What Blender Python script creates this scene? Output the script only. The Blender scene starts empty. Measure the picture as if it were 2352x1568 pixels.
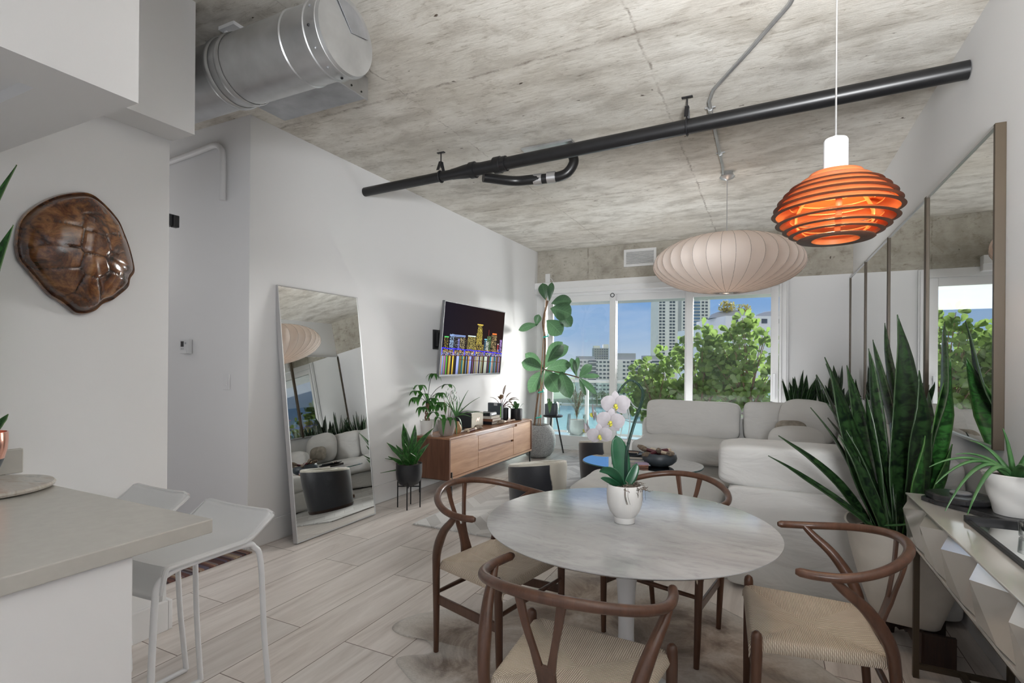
import bpy, bmesh, math, random
from mathutils import Vector, Matrix, noise
PI = math.pi
sc = bpy.context.scene
COL = sc.collection

# ---------------------------------------------------------------- camera
cam_d = bpy.data.cameras.new('camera')
cam_d.sensor_width = 36.0
cam_d.lens = 1208.0 / 2352.0 * 36.0
cam_d.shift_y = (829.6 - 784.0) / 2352.0
cam_d.clip_start = 0.05
cam_d.clip_end = 3000
cam = bpy.data.objects.new('camera', cam_d)
COL.objects.link(cam)
YAW = math.radians(26.0)
ROLL = math.radians(0.43)
cam.matrix_world = (Matrix.Translation((0, 0, 1.38)) @ Matrix.Rotation(YAW, 4, 'Z')
                    @ Matrix.Rotation(PI / 2, 4, 'X') @ Matrix.Rotation(-ROLL, 4, 'Z').inverted())
sc.camera = cam

# ---------------------------------------------------------------- exposure
sc.view_settings.view_transform = 'Standard'
sc.view_settings.look = 'None'
sc.view_settings.exposure = 0.22
sc.view_settings.gamma = 1.0
sc.view_settings.use_curve_mapping = False
sc.cycles.max_bounces = 10
sc.cycles.diffuse_bounces = 5
sc.cycles.glossy_bounces = 6
sc.cycles.transmission_bounces = 8
sc.cycles.transparent_max_bounces = 12
sc.cycles.caustics_reflective = False
sc.cycles.caustics_refractive = False
sc.cycles.sample_clamp_indirect = 6.0
sc.cycles.use_denoising = True

# ---------------------------------------------------------------- sky
world = bpy.data.worlds.new('sky')
sc.world = world
world.use_nodes = True
wn, wl = world.node_tree.nodes, world.node_tree.links
wn.clear()
w_out = wn.new('ShaderNodeOutputWorld')
w_bg = wn.new('ShaderNodeBackground')
w_tc = wn.new('ShaderNodeTexCoord')
w_sep = wn.new('ShaderNodeSeparateXYZ')
wl.new(w_tc.outputs['Generated'], w_sep.inputs[0])
w_ramp = wn.new('ShaderNodeValToRGB')
w_ramp.color_ramp.elements[0].position = 0.0
w_ramp.color_ramp.elements[0].color = (0.42, 0.50, 0.59, 1)
w_ramp.color_ramp.elements[1].position = 0.6
w_ramp.color_ramp.elements[1].color = (0.11, 0.25, 0.58, 1)
e = w_ramp.color_ramp.elements.new(0.055); e.color = (0.25, 0.39, 0.60, 1)
e = w_ramp.color_ramp.elements.new(0.15); e.color = (0.125, 0.29, 0.60, 1)
wl.new(w_sep.outputs['Z'], w_ramp.inputs[0])
w_map = wn.new('ShaderNodeMapping'); w_map.inputs['Scale'].default_value = (1.2, 1.2, 5.5)
wl.new(w_tc.outputs['Generated'], w_map.inputs[0])
w_noise = wn.new('ShaderNodeTexNoise'); w_noise.inputs['Scale'].default_value = 3.2
w_noise.inputs['Detail'].default_value = 6; w_noise.inputs['Roughness'].default_value = 0.6
wl.new(w_map.outputs[0], w_noise.inputs['Vector'])
w_cr = wn.new('ShaderNodeValToRGB')
w_cr.color_ramp.elements[0].position = 0.48; w_cr.color_ramp.elements[0].color = (0, 0, 0, 1)
w_cr.color_ramp.elements[1].position = 0.8; w_cr.color_ramp.elements[1].color = (0.6, 0.6, 0.6, 1)
wl.new(w_noise.outputs[0], w_cr.inputs[0])
w_mix = wn.new('ShaderNodeMix'); w_mix.data_type = 'RGBA'
wl.new(w_cr.outputs[0], w_mix.inputs[0]); wl.new(w_ramp.outputs[0], w_mix.inputs[6])
w_mix.inputs[7].default_value = (0.42, 0.51, 0.64, 1)
# sky behind the camera made neutral and pale, as added fill light
w_cl = wn.new('ShaderNodeMapRange')
w_cl.inputs[1].default_value = 0.15; w_cl.inputs[2].default_value = -0.35
w_cl.inputs[3].default_value = 0.0; w_cl.inputs[4].default_value = 1.0
wl.new(w_sep.outputs['Y'], w_cl.inputs[0])
w_mix2 = wn.new('ShaderNodeMix'); w_mix2.data_type = 'RGBA'
wl.new(w_cl.outputs[0], w_mix2.inputs[0]); wl.new(w_mix.outputs[2], w_mix2.inputs[6])
w_mix2.inputs[7].default_value = (0.42, 0.43, 0.45, 1)
w_up = wn.new('ShaderNodeMapRange'); w_up.inputs[1].default_value = 0.15; w_up.inputs[2].default_value = 0.6
w_up.inputs[3].default_value = 0.0; w_up.inputs[4].default_value = 1.0
wl.new(w_sep.outputs['Z'], w_up.inputs[0])
w_mix3 = wn.new('ShaderNodeMix'); w_mix3.data_type = 'RGBA'
wl.new(w_up.outputs[0], w_mix3.inputs[0]); w_mix3.inputs[6].default_value = (0.42, 0.43, 0.45, 1); w_mix3.inputs[7].default_value = (0.85, 0.86, 0.88, 1)
wl.new(w_mix3.outputs[2], w_mix2.inputs[7])
wl.new(w_mix2.outputs[2], w_bg.inputs[0])
w_bg.inputs[1].default_value = 1.0
wl.new(w_bg.outputs[0], w_out.inputs[0])

# ---------------------------------------------------------------- lamps
def sun(name, rot, strength, angle, color):
    d = bpy.data.lights.new(name, 'SUN'); d.energy = strength; d.angle = angle; d.color = color
    o = bpy.data.objects.new(name, d); COL.objects.link(o)
    o.rotation_euler = rot
    return o
def aim(vec):
    return Vector(vec).to_track_quat('-Z', 'Y').to_euler()
sun('hazy_sun', aim((-0.34, -0.95, -0.24)), 13.0, math.radians(25), (1.0, 0.97, 0.93))
def area(name, loc, vec, sx, sy, power, color, spread=180):
    d = bpy.data.lights.new(name, 'AREA'); d.shape = 'RECTANGLE'; d.size = sx; d.size_y = sy
    d.energy = power; d.color = color
    o = bpy.data.objects.new(name, d); COL.objects.link(o)
    o.location = loc; o.rotation_euler = aim(vec)
    d.spread = math.radians(spread)
    return o
area('added_fill_overhead', (-0.7, -0.2, 3.1), (0.0, 0.25, -1), 1.8, 0.8, 1.2, (0.98, 0.99, 1.0))  # unseen fill lamp added overhead, no fitting stands here
area('added_fill_up', (0.48, -0.60, 1.70), (-0.10, 0.90, 0.41), 0.42, 0.9, 70, (0.97, 0.985, 1.0), 90)  # added fill lamp behind the camera, brightens the ceiling
area('added_fill_left_wall', (0.62, -0.50, 1.95), (-0.60, 0.80, -0.02), 0.4, 0.4, 6, (0.98, 0.99, 1.0), 44)  # second added lamp out of frame, lifts the long left wall
area('added_fill_under_slab', (-1.5, 8.5, 2.40), (0.0, -0.85, -0.5), 3.3, 0.7, 6, (0.97, 0.985, 1.0))  # added lamp hidden under the balcony slab, stands in for daylight
area('added_fill_sofa_back', (-0.9, 7.42, 0.42), (-0.1, -0.8, 0.6), 2.0, 0.3, 40, (0.96, 0.98, 1.0), 150)  # added lamp hidden behind the sofa back, imitates daylight bouncing upward
def point(name, loc, power, color, r):
    d = bpy.data.lights.new(name, 'POINT'); d.energy = power; d.color = color; d.shadow_soft_size = r
    o = bpy.data.objects.new(name, d); COL.objects.link(o); o.location = loc
    return o
point('hall_light', (-4.95, 2.1, 2.2), 5, (1, 0.98, 0.95), 0.12)

# ================================================================= helpers
class MB:
    def __init__(s):
        s.v = []; s.f = []; s.uv = []; s.mi = []; s.m = 0
    def vert(s, p, uv=(0, 0)):
        s.v.append(tuple(p)); s.uv.append(uv); return len(s.v) - 1
    def face(s, idx):
        s.f.append(tuple(idx)); s.mi.append(s.m)
    def box(s, x0, x1, y0, y1, z0, z1):
        a = [s.vert(p, (p[0] + p[1], p[2])) for p in ((x0, y0, z0), (x1, y0, z0), (x1, y1, z0), (x0, y1, z0), (x0, y0, z1), (x1, y0, z1), (x1, y1, z1), (x0, y1, z1))]
        for f in ((0, 3, 2, 1), (4, 5, 6, 7), (0, 1, 5, 4), (1, 2, 6, 5), (2, 3, 7, 6), (3, 0, 4, 7)):
            s.face([a[i] for i in f])
        return s
    def obox(s, c, ax, ay, az):
        c = Vector(c); ax = Vector(ax); ay = Vector(ay); az = Vector(az); a = []
        for k in ((-1, -1, -1), (1, -1, -1), (1, 1, -1), (-1, 1, -1), (-1, -1, 1), (1, -1, 1), (1, 1, 1), (-1, 1, 1)):
            a.append(s.vert(c + ax * k[0] + ay * k[1] + az * k[2]))
        for f in ((0, 3, 2, 1), (4, 5, 6, 7), (0, 1, 5, 4), (1, 2, 6, 5), (2, 3, 7, 6), (3, 0, 4, 7)):
            s.face([a[i] for i in f])
        return s
    def tube(s, pts, r, seg=10, caps=True, closed=False, flat=None):
        pts = [Vector(p) for p in pts]; n = len(pts)
        rr = r if isinstance(r, (list, tuple)) else [r] * n
        up = None; rings = []
        for i, p in enumerate(pts):
            if closed:
                t = pts[(i + 1) % n] - pts[i - 1]
            else:
                t = pts[min(i + 1, n - 1)] - pts[max(i - 1, 0)]
            t = t.normalized() if t.length > 1e-9 else Vector((0, 0, 1))
            if up is None:
                up = Vector((0, 0, 1)) if abs(t.z) < 0.9 else Vector((1, 0, 0))
            sd = t.cross(up)
            if sd.length < 1e-5: sd = t.cross(Vector((1, 0.1, 0)))
            sd.normalize(); up = sd.cross(t).normalized()
            ra = rr[i]; rb = ra
            if isinstance(ra, tuple): ra, rb = ra
            ring = []
            for k in range(seg):
                a = 2 * PI * k / seg
                ring.append(s.vert(p + sd * (math.cos(a) * ra) + up * (math.sin(a) * rb), (k / seg, i / max(1, n - 1))))
            rings.append(ring)
        m = n if closed else n - 1
        for i in range(m):
            A = rings[i]; B = rings[(i + 1) % n]
            for k in range(seg):
                s.face((A[k], A[(k + 1) % seg], B[(k + 1) % seg], B[k]))
        if caps and not closed:
            s.face(list(reversed(rings[0]))); s.face(rings[-1])
        return s
    def cyl(s, a, b, r, seg=16, r2=None):
        return s.tube([a, b], [r, r if r2 is None else r2], seg)
    def lathe(s, prof, c=(0, 0, 0), seg=32, axis='z', fn=None, closed=False):
        c = Vector(c); rings = []
        for j, (r, z) in enumerate(prof):
            if r < 1e-6:
                p = (0, 0, z)
                rings.append([s.vert(c + (Vector(p) if axis == 'z' else Vector((z, 0, 0))), (0.5, j / (len(prof) - 1)))]); continue
            ring = []
            for k in range(seg):
                a = 2 * PI * k / seg
                q = r * (fn(a, z) if fn else 1)
                if axis == 'z': p = Vector((q * math.cos(a), q * math.sin(a), z))
                else: p = Vector((z, q * math.cos(a), q * math.sin(a)))
                ring.append(s.vert(c + p, (k / seg, j / (len(prof) - 1))))
            rings.append(ring)
        L = list(zip(rings, rings[1:]))
        if closed: L.append((rings[-1], rings[0]))
        for A, B in L:
            if len(A) == 1 and len(B) == 1: continue
            for k in range(seg):
                k2 = (k + 1) % seg
                if len(A) == 1: s.face((A[0], B[k2], B[k]))
                elif len(B) == 1: s.face((A[k], A[k2], B[0]))
                else: s.face((A[k], A[k2], B[k2], B[k]))
        return s
    def grid(s, fn, nu, nv, cu=False):
        idx = [[s.vert(fn(i / nu, j / nv), (i / nu, j / nv)) for j in range(nv + 1)] for i in range(nu + (0 if cu else 1))]
        for i in range(nu):
            for j in range(nv):
                i2 = (i + 1) % nu if cu else i + 1
                s.face((idx[i][j], idx[i2][j], idx[i2][j + 1], idx[i][j + 1]))
        return s
    def prism(s, poly, z0, z1):
        n = len(poly)
        a = [s.vert((p[0], p[1], z0), (p[0], p[1])) for p in poly]; b = [s.vert((p[0], p[1], z1), (p[0], p[1])) for p in poly]
        s.face(list(reversed(a))); s.face(b)
        for i in range(n):
            s.face((a[i], a[(i + 1) % n], b[(i + 1) % n], b[i]))
        return s
    def cushion(s, c, size, n=4.5, puff=0.0, wr=0.01, seed=0, rot=None, div=18, ctop=1.0):
        hx, hy, hz = size[0] / 2, size[1] / 2, size[2] / 2
        c = Vector(c); mp = {}
        axes = [(0, 1, 2, 1), (0, 1, 2, -1), (1, 2, 0, 1), (1, 2, 0, -1), (2, 0, 1, 1), (2, 0, 1, -1)]
        thin = min(range(3), key=lambda i: size[i])
        def put(p):
            key = (round(p[0], 4), round(p[1], 4), round(p[2], 4))
            if key in mp: return mp[key]
            m = max(abs(x) for x in p)
            q = sum(abs(x) ** n for x in p) ** (1 / n)
            v = [x / q * 1.0 for x in p]
            u2 = [v[i] for i in range(3) if i != thin]
            k = 1 + puff * (1 - u2[0] ** 2) * (1 - u2[1] ** 2)
            v[thin] *= k
            w = Vector((v[0] * hx, v[1] * hy, v[2] * hz))
            nn = Vector((v[0], v[1], v[2])).normalized()
            f = noise.noise(w * 3.1 + Vector((seed * 7.3, seed, 0))) + 0.5 * noise.noise(w * 9 + Vector((seed, 3, 1)))
            w += nn * (wr * f)
            if rot is not None: w = rot @ w
            i = s.vert(c + w, (p[0] * 0.5 + 0.5, p[2] * 0.5 + 0.5)); mp[key] = i
            return i
        for a, b, d, sg in axes:
            for i in range(div):
                for j in range(div):
                    q = []
                    for (di, dj) in ((0, 0), (1, 0), (1, 1), (0, 1)):
                        p = [0, 0, 0]; p[a] = -1 + 2 * (i + di) / div; p[b] = -1 + 2 * (j + dj) / div; p[d] = sg
                        p[a] = math.sin(p[a] * PI / 2) * 0.35 + p[a] * 0.65
                        p[b] = math.sin(p[b] * PI / 2) * 0.35 + p[b] * 0.65
                        q.append(put(p))
                    s.face(q if sg > 0 else q[::-1])
        return s
    def leaf(s, pts, w, prof, side=None, fold=0.15, nu=4, th=0):
        """ribbon leaf along pts; prof(t) gives relative half width"""
        pts = [Vector(p) for p in pts]; n = len(pts); rows = []
        for i, p in enumerate(pts):
            t = (pts[min(i + 1, n - 1)] - pts[max(i - 1, 0)]).normalized()
            sd = side if side is not None else t.cross(Vector((0, 0, 1)))
            sd = Vector(sd); sd = (sd - t * sd.dot(t))
            if sd.length < 1e-4: sd = t.orthogonal()
            sd.normalize(); nn = sd.cross(t)
            hw = w / 2 * prof(i / (n - 1)); row = []
            for k in range(nu + 1):
                u = -1 + 2 * k / nu
                row.append(s.vert(p + sd * (u * hw) + nn * (fold * hw * (abs(u) ** 1.5)), (k / nu, i / (n - 1))))
            rows.append(row)
        for A, B in zip(rows, rows[1:]):
            for k in range(nu): s.face((A[k], A[k + 1], B[k + 1], B[k]))
        return s
    def build(s, name, mats, parent=None, smooth=True, bevel=0, bseg=2, sub=0, solid=0, loc=None, auto=40):
        me = bpy.data.meshes.new(name)
        me.from_pydata(s.v, [], s.f)
        if not isinstance(mats, (list, tuple)): mats = [mats]
        for m in mats: me.materials.append(m)
        me.polygons.foreach_set('material_index', s.mi)
        uvl = me.uv_layers.new(name='UVMap')
        flat = []
        for l in me.loops: flat.extend(s.uv[l.vertex_index])
        uvl.data.foreach_set('uv', flat)
        me.update()
        if smooth:
            me.polygons.foreach_set('use_smooth', [True] * len(me.polygons))
            if auto: me.set_sharp_from_angle(angle=math.radians(auto))
        o = bpy.data.objects.new(name, me); COL.objects.link(o)
        if parent is not None: o.parent = parent
        if loc is not None: o.location = loc
        if solid:
            m = o.modifiers.new('solid', 'SOLIDIFY'); m.thickness = solid; m.offset = 0
        if bevel:
            m = o.modifiers.new('bevel', 'BEVEL'); m.width = bevel; m.segments = bseg; m.limit_method = 'ANGLE'; m.angle_limit = math.radians(40); m.harden_normals = False
        if sub:
            m = o.modifiers.new('sub', 'SUBSURF'); m.levels = sub; m.render_levels = sub
        return o

def thing(name, label, cat, loc=(0, 0, 0), rz=0, group=None):
    o = bpy.data.objects.new(name, None); COL.objects.link(o)
    o.location = loc; o.rotation_euler = (0, 0, rz); o.empty_display_size = 0.1
    return tag(o, label, cat, group)
def tag(o, label, cat, group=None, kind=None):
    o['label'] = label; o['category'] = cat
    if group: o['group'] = group
    if kind: o['kind'] = kind
    return o
def struct(o, label=None):
    o['kind'] = 'structure'
    if label: o['label'] = label
    return o
def part_label(o, label):
    o['label'] = label; return o
KIDS = {}
def copy_tree(o, parent=None):
    c = o.copy(); COL.objects.link(c)
    if parent is not None:
        c.parent = parent; c.matrix_parent_inverse = o.matrix_parent_inverse
    for ch in [x for x in COL.objects if x.parent == o]:
        copy_tree(ch, c)
    return c
def bez(p0, p1, p2, n):
    p0, p1, p2 = Vector(p0), Vector(p1), Vector(p2)
    return [p0 * (1 - t) ** 2 + p1 * 2 * t * (1 - t) + p2 * t * t for t in [i / n for i in range(n + 1)]]
def catmull(P, n=6):
    P = [Vector(p) for p in P]; Q = [P[0] * 2 - P[1]] + P + [P[-1] * 2 - P[-2]]; out = []
    for i in range(1, len(Q) - 2):
        for k in range(n):
            t = k / n
            out.append(0.5 * ((2 * Q[i]) + (-Q[i - 1] + Q[i + 1]) * t + (2 * Q[i - 1] - 5 * Q[i] + 4 * Q[i + 1] - Q[i + 2]) * t * t + (-Q[i - 1] + 3 * Q[i] - 3 * Q[i + 1] + Q[i + 2]) * t ** 3))
    out.append(P[-1]); return out
def lerp(a, b, t): return a + (b - a) * t

# ================================================================= materials
class NT:
    def __init__(s, name):
        s.m = bpy.data.materials.new(name); s.m.use_nodes = True
        s.n = s.m.node_tree.nodes; s.l = s.m.node_tree.links
        s.b = s.n['Principled BSDF']; s.out = s.n['Material Output']
    def node(s, t, **k):
        x = s.n.new(t)
        for a, b in k.items(): setattr(x, a, b)
        return x
    def coord(s, kind='Object', scale=(1, 1, 1), rot=(0, 0, 0)):
        tc = s.node('ShaderNodeTexCoord'); mp = s.node('ShaderNodeMapping')
        mp.inputs['Scale'].default_value = scale; mp.inputs['Rotation'].default_value = rot
        s.l.new(tc.outputs[kind], mp.inputs[0]); return mp.outputs[0]
    def noise(s, vec, scale, detail=5, rough=0.55, dist=0):
        x = s.node('ShaderNodeTexNoise'); x.inputs['Scale'].default_value = scale
        x.inputs['Detail'].default_value = detail; x.inputs['Roughness'].default_value = rough; x.inputs['Distortion'].default_value = dist
        if vec is not None: s.l.new(vec, x.inputs['Vector'])
        return x.outputs[0]
    def ramp(s, fac, stops):
        x = s.node('ShaderNodeValToRGB'); r = x.color_ramp
        while len(r.elements) < len(stops): r.elements.new(0.5)
        for e, (p, c) in zip(r.elements, stops):
            e.position = p; e.color = tuple(c) + (1,) if len(c) == 3 else c
        s.l.new(fac, x.inputs[0]); return x.outputs[0]
    def mix(s, fac, a, b, mode='MIX'):
        x = s.node('ShaderNodeMix', data_type='RGBA', blend_type=mode)
        for i, v in ((0, fac), (6, a), (7, b)):
            if isinstance(v, (int, float)): x.inputs[i].default_value = v
            elif isinstance(v, tuple): x.inputs[i].default_value = v + (1,)
            else: s.l.new(v, x.inputs[i])
        return x.outputs[2]
    def math(s, op, a, b=0.0, c=None):
        x = s.node('ShaderNodeMath', operation=op)
        for i, v in enumerate((a, b) if c is None else (a, b, c)):
            if isinstance(v, (int, float)): x.inputs[i].default_value = v
            else: s.l.new(v, x.inputs[i])
        return x.outputs[0]
    def bump(s, h, strength=0.3, dist=0.01):
        x = s.node('ShaderNodeBump'); x.inputs['Strength'].default_value = strength; x.inputs['Distance'].default_value = dist
        s.l.new(h, x.inputs['Height']); s.l.new(x.outputs[0], s.b.inputs['Normal']); return x
    def set(s, **k):
        for a, v in k.items():
            i = s.b.inputs[a.replace('_', ' ')]
            if isinstance(v, (int, float)): i.default_value = v
            elif isinstance(v, tuple): i.default_value = v + (1,) if len(v) == 3 else v
            else: s.l.new(v, i)
        return s

def simple(name, c, rough=0.5, metal=0.0, var=0.06, scale=8, bump=0.0, bscale=60, stretch=(1, 1, 1), **k):
    t = NT(name)
    v = t.coord('Object', stretch)
    n = t.noise(v, scale, 4)
    lo = tuple(max(0, x * (1 - var)) for x in c); hi = tuple(min(1, x * (1 + var)) for x in c)
    t.set(Base_Color=t.ramp(n, [(0.3, lo), (0.7, hi)]), Roughness=rough, Metallic=metal, **k)
    if bump: t.bump(t.noise(v, bscale, 4), bump, 0.004)
    return t.m

def wood(name, dark, light, rough=0.4, stretch=(14, 14, 1.2), scale=2.0, bump=0.05):
    t = NT(name); v = t.coord('Object', stretch)
    n = t.noise(v, scale, 6, 0.6, 0.6); n2 = t.noise(v, scale * 5, 4, 0.6)
    c1 = t.ramp(n, [(0.3, dark), (0.52, tuple(lerp(a, b, 0.5) for a, b in zip(dark, light))), (0.7, light)])
    c = t.mix(0.25, c1, t.ramp(n2, [(0.35, dark), (0.65, light)]))
    t.set(Base_Color=c, Roughness=rough); t.bump(n2, bump, 0.002)
    return t.m

M = {}
# white painted wall
def wallmat(name, c):
    t = NT(name); v = t.coord('Object')
    t.set(Base_Color=t.ramp(t.noise(v, 1.1, 3), [(0.35, tuple(x * 0.985 for x in c)), (0.65, c)]), Roughness=0.75)
    t.bump(t.noise(v, 140, 3), 0.05, 0.002); return t.m
M['wall'] = wallmat('white_paint', (0.765, 0.765, 0.77))
M['trim'] = simple('white_trim', (0.74, 0.74, 0.745), 0.4, var=0.01)

def concrete(name, seams, tint=(1, 1, 1)):
    t = NT(name); v = t.coord('Object', (1, 2.0, 1))
    n1 = t.noise(v, 2.2, 8, 0.62, 0.35)
    v2 = t.coord('Object', (1, 1, 1)); n2 = t.noise(v2, 0.75, 4, 0.55)
    n3 = t.noise(t.coord('Object', (3, 17, 6)), 2.6, 7, 0.72, 0.8)
    base = t.ramp(n1, [(0.25, (0.30, 0.285, 0.26)), (0.40, (0.46, 0.445, 0.415)), (0.52, (0.60, 0.59, 0.56)), (0.72, (0.71, 0.705, 0.68))])
    c = t.mix(t.ramp(n2, [(0.35, (0, 0, 0)), (0.7, (0.6, 0.6, 0.6))]), base, (0.44, 0.41, 0.355))
    blotch = t.ramp(n3, [(0.24, (0.30, 0.27, 0.23)), (0.36, (0.72, 0.70, 0.67)), (0.44, (1, 1, 1))])
    c = t.mix(0.95, c, blotch, 'MULTIPLY')
    streak = t.noise(t.coord('Object', (1.2, 30, 10)), 2.5, 5, 0.7, 0.5)
    c = t.mix(0.30, c, t.ramp(streak, [(0.3, (0.72, 0.70, 0.67)), (0.55, (1, 1, 1))]), 'MULTIPLY')
    n5 = t.noise(t.coord('Object', (1, 1.5, 1)), 6.5, 9, 0.75, 0.4)
    c = t.mix(0.8, c, t.ramp(n5, [(0.30, (0.60, 0.57, 0.53)), (0.44, (0.92, 0.91, 0.90)), (0.55, (1, 1, 1))]), 'MULTIPLY')
    pit = t.noise(t.coord('Object', (1, 2.2, 1)), 11, 3, 0.5)
    c = t.mix(1.0, c, t.ramp(pit, [(0.235, (0.12, 0.09, 0.07)), (0.27, (1, 1, 1))]), 'MULTIPLY')
    # formwork joints
    tc = t.node('ShaderNodeTexCoord'); sp = t.node('ShaderNodeSeparateXYZ'); t.l.new(tc.outputs['Object'], sp.inputs[0])
    jn = t.math('MULTIPLY_ADD', t.noise(v2, 7, 7, 0.75), 0.09, -0.045)
    tot = None
    for ax, pos, wd in seams:
        d = t.math('ABSOLUTE', t.math('ADD', t.math('SUBTRACT', sp.outputs[ax], pos), jn))
        g = t.node('ShaderNodeMapRange'); g.inputs[1].default_value = 0; g.inputs[2].default_value = wd
        g.inputs[3].default_value = 1; g.inputs[4].default_value = 0; t.l.new(d, g.inputs[0])
        tot = g.outputs[0] if tot is None else t.math('MAXIMUM', tot, g.outputs[0])
    rough = t.ramp(t.noise(v2, 9, 5, 0.7), [(0.42, (0.05, 0.05, 0.05)), (0.62, (0.8, 0.8, 0.8))])
    c = t.mix(t.math('MULTIPLY', tot, rough), c, (0.15, 0.12, 0.10))
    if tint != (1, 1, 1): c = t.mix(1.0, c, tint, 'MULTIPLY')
    c = t.mix(1.0, c, (1.22, 1.20, 1.17), 'MULTIPLY'); t.set(Base_Color=c, Roughness=0.85); t.bump(n3, 0.25, 0.01)
    return t.m
M['ceil'] = concrete('raw_concrete', [(1, 2.84, 0.018), (1, 5.45, 0.018), (0, -0.65, 0.012), (0, -2.2, 0.008)])
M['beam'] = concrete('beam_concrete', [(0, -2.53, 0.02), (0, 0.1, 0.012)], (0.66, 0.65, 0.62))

def floor_mat():
    t = NT('oak_plank_tile')
    tc = t.node('ShaderNodeTexCoord'); mp = t.node('ShaderNodeMapping'); t.l.new(tc.outputs['Object'], mp.inputs[0])
    mp.inputs['Rotation'].default_value = (0, 0, PI / 2)
    mp.inputs['Location'].default_value = (0.32, 0.06, 0)
    br = t.node('ShaderNodeTexBrick'); t.l.new(mp.outputs[0], br.inputs[0])
    br.offset = 0.37; br.inputs['Scale'].default_value = 1.0
    br.inputs['Brick Width'].default_value = 1.2; br.inputs['Row Height'].default_value = 0.30
    br.inputs['Mortar Size'].default_value = 0.0022; br.inputs['Mortar Smooth'].default_value = 0.1; br.inputs['Bias'].default_value = 0
    br.inputs['Color1'].default_value = (0.0, 0, 0, 1); br.inputs['Color2'].default_value = (1, 1, 1, 1); br.inputs['Mortar'].default_value = (0.5, 0.5, 0.5, 1)
    off = t.node('ShaderNodeVectorMath', operation='MULTIPLY_ADD')
    t.l.new(br.outputs['Color'], off.inputs[0]); off.inputs[1].default_value = (7, 5, 3); t.l.new(tc.outputs['Object'], off.inputs[2])
    st = t.node('ShaderNodeMapping'); st.inputs['Scale'].default_value = (9, 0.9, 1); t.l.new(off.outputs[0], st.inputs[0])
    n = t.noise(st.outputs[0], 1.1, 7, 0.62, 0.9)
    n2 = t.noise(st.outputs[0], 7, 4, 0.6, 0.3)
    c = t.ramp(n, [(0.22, (0.38, 0.325, 0.295)), (0.38, (0.62, 0.565, 0.53)), (0.56, (0.74, 0.69, 0.655)), (0.75, (0.83, 0.785, 0.755))])
    c = t.mix(0.25, c, t.ramp(n2, [(0.3, (0.70, 0.68, 0.66)), (0.6, (1, 1, 1))]), 'MULTIPLY')
    tone = t.ramp(br.outputs['Color'], [(0.0, (0.88, 0.88, 0.88)), (1.0, (1.06, 1.05, 1.04))])
    c = t.mix(1.0, c, tone, 'MULTIPLY')
    c = t.mix(br.outputs['Fac'], c, (0.16, 0.12, 0.10))
    t.set(Base_Color=c, Roughness=t.ramp(n2, [(0.3, (0.30, 0.30, 0.30)), (0.7, (0.42, 0.42, 0.42))]))
    t.bump(n2, 0.06, 0.003)
    return t.m
M['floor'] = floor_mat()

def glass_mat(name, tint=(1, 1, 1), refl=0.06, base=0.0):
    t = NT(name); t.n.remove(t.b)
    tr = t.node('ShaderNodeBsdfTransparent'); tr.inputs[0].default_value = tint + (1,)
    gl = t.node('ShaderNodeBsdfGlossy'); gl.inputs['Roughness'].default_value = 0.0
    fr = t.node('ShaderNodeFresnel'); fr.inputs[0].default_value = 1.45
    mx = t.node('ShaderNodeMixShader')
    t.l.new(t.math('MULTIPLY', fr.outputs[0], refl / 0.035), mx.inputs[0])
    t.l.new(tr.outputs[0], mx.inputs[1]); t.l.new(gl.outputs[0], mx.inputs[2]); t.l.new(mx.outputs[0], t.out.inputs[0])
    return t.m
M['glass'] = glass_mat('window_glass', (0.985, 0.992, 0.992), 0.03)
M['railglass'] = glass_mat('balustrade_glass', (0.84, 0.95, 0.94), 0.04)
M['tableglass'] = glass_mat('table_glass', (0.88, 0.94, 0.93), 0.11)
M['clearglass'] = glass_mat('clear_glass', (0.975, 0.985, 0.985), 0.025)
M['glassedge'] = simple('glass_edge', (0.05, 0.13, 0.13), 0.15, 0, 0.05)
M['mirror'] = simple('silvered_glass', (0.90, 0.92, 0.91), 0.0, 1.0, 0.0)
M['mirror_antique'] = simple('wall_mirror_glass', (0.84, 0.85, 0.83), 0.008, 1.0, 0.02, 2)
M['silver'] = simple('brushed_silver', (0.62, 0.62, 0.63), 0.35, 0.9, 0.03)
M['tvbezel'] = simple('grey_tv_bezel', (0.16, 0.165, 0.175), 0.4, 0.4, 0.03)
M['bronze'] = simple('bronze_metal', (0.062, 0.044, 0.026), 0.45, 0.2, 0.12, 3)
M['galv'] = simple('galvanised_steel', (0.52, 0.53, 0.54), 0.38, 0.85, 0.14, 5, 0.05, 20)
M['galvdull'] = simple('dull_galvanised_steel', (0.40, 0.41, 0.43), 0.5, 0.7, 0.2, 6, 0.05, 20)
M['blackpipe'] = simple('black_iron', (0.008, 0.008, 0.009), 0.36, 0.0, 0.2, 12)
M['blackmetal'] = simple('black_powder_metal', (0.012, 0.012, 0.014), 0.45, 0.2, 0.1)
M['blackmatte'] = simple('black_ceramic', (0.014, 0.015, 0.018), 0.45, 0, 0.1)
M['bluegreyc'] = simple('slate_blue_ceramic', (0.05, 0.062, 0.075), 0.4, 0, 0.1)
M['whitemetal'] = simple('white_powder_metal', (0.74, 0.75, 0.77), 0.28, 0, 0.01)
M['whiteplastic'] = simple('white_moulded_plastic', (0.66, 0.67, 0.68), 0.33, 0, 0.01)
M['quartz'] = simple('pale_quartz', (0.47, 0.455, 0.42), 0.24, 0, 0.03, 30)
M['whiteceramic'] = simple('white_ceramic', (0.72, 0.71, 0.69), 0.35, 0, 0.02)
M['taupeceramic'] = simple('taupe_glazed_ceramic', (0.33, 0.29, 0.27), 0.12, 0, 0.05)
M['greyplaster'] = simple('speckled_grey_stone', (0.30, 0.31, 0.31), 0.75, 0, 0.35, 60, 0.3, 90)
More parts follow.
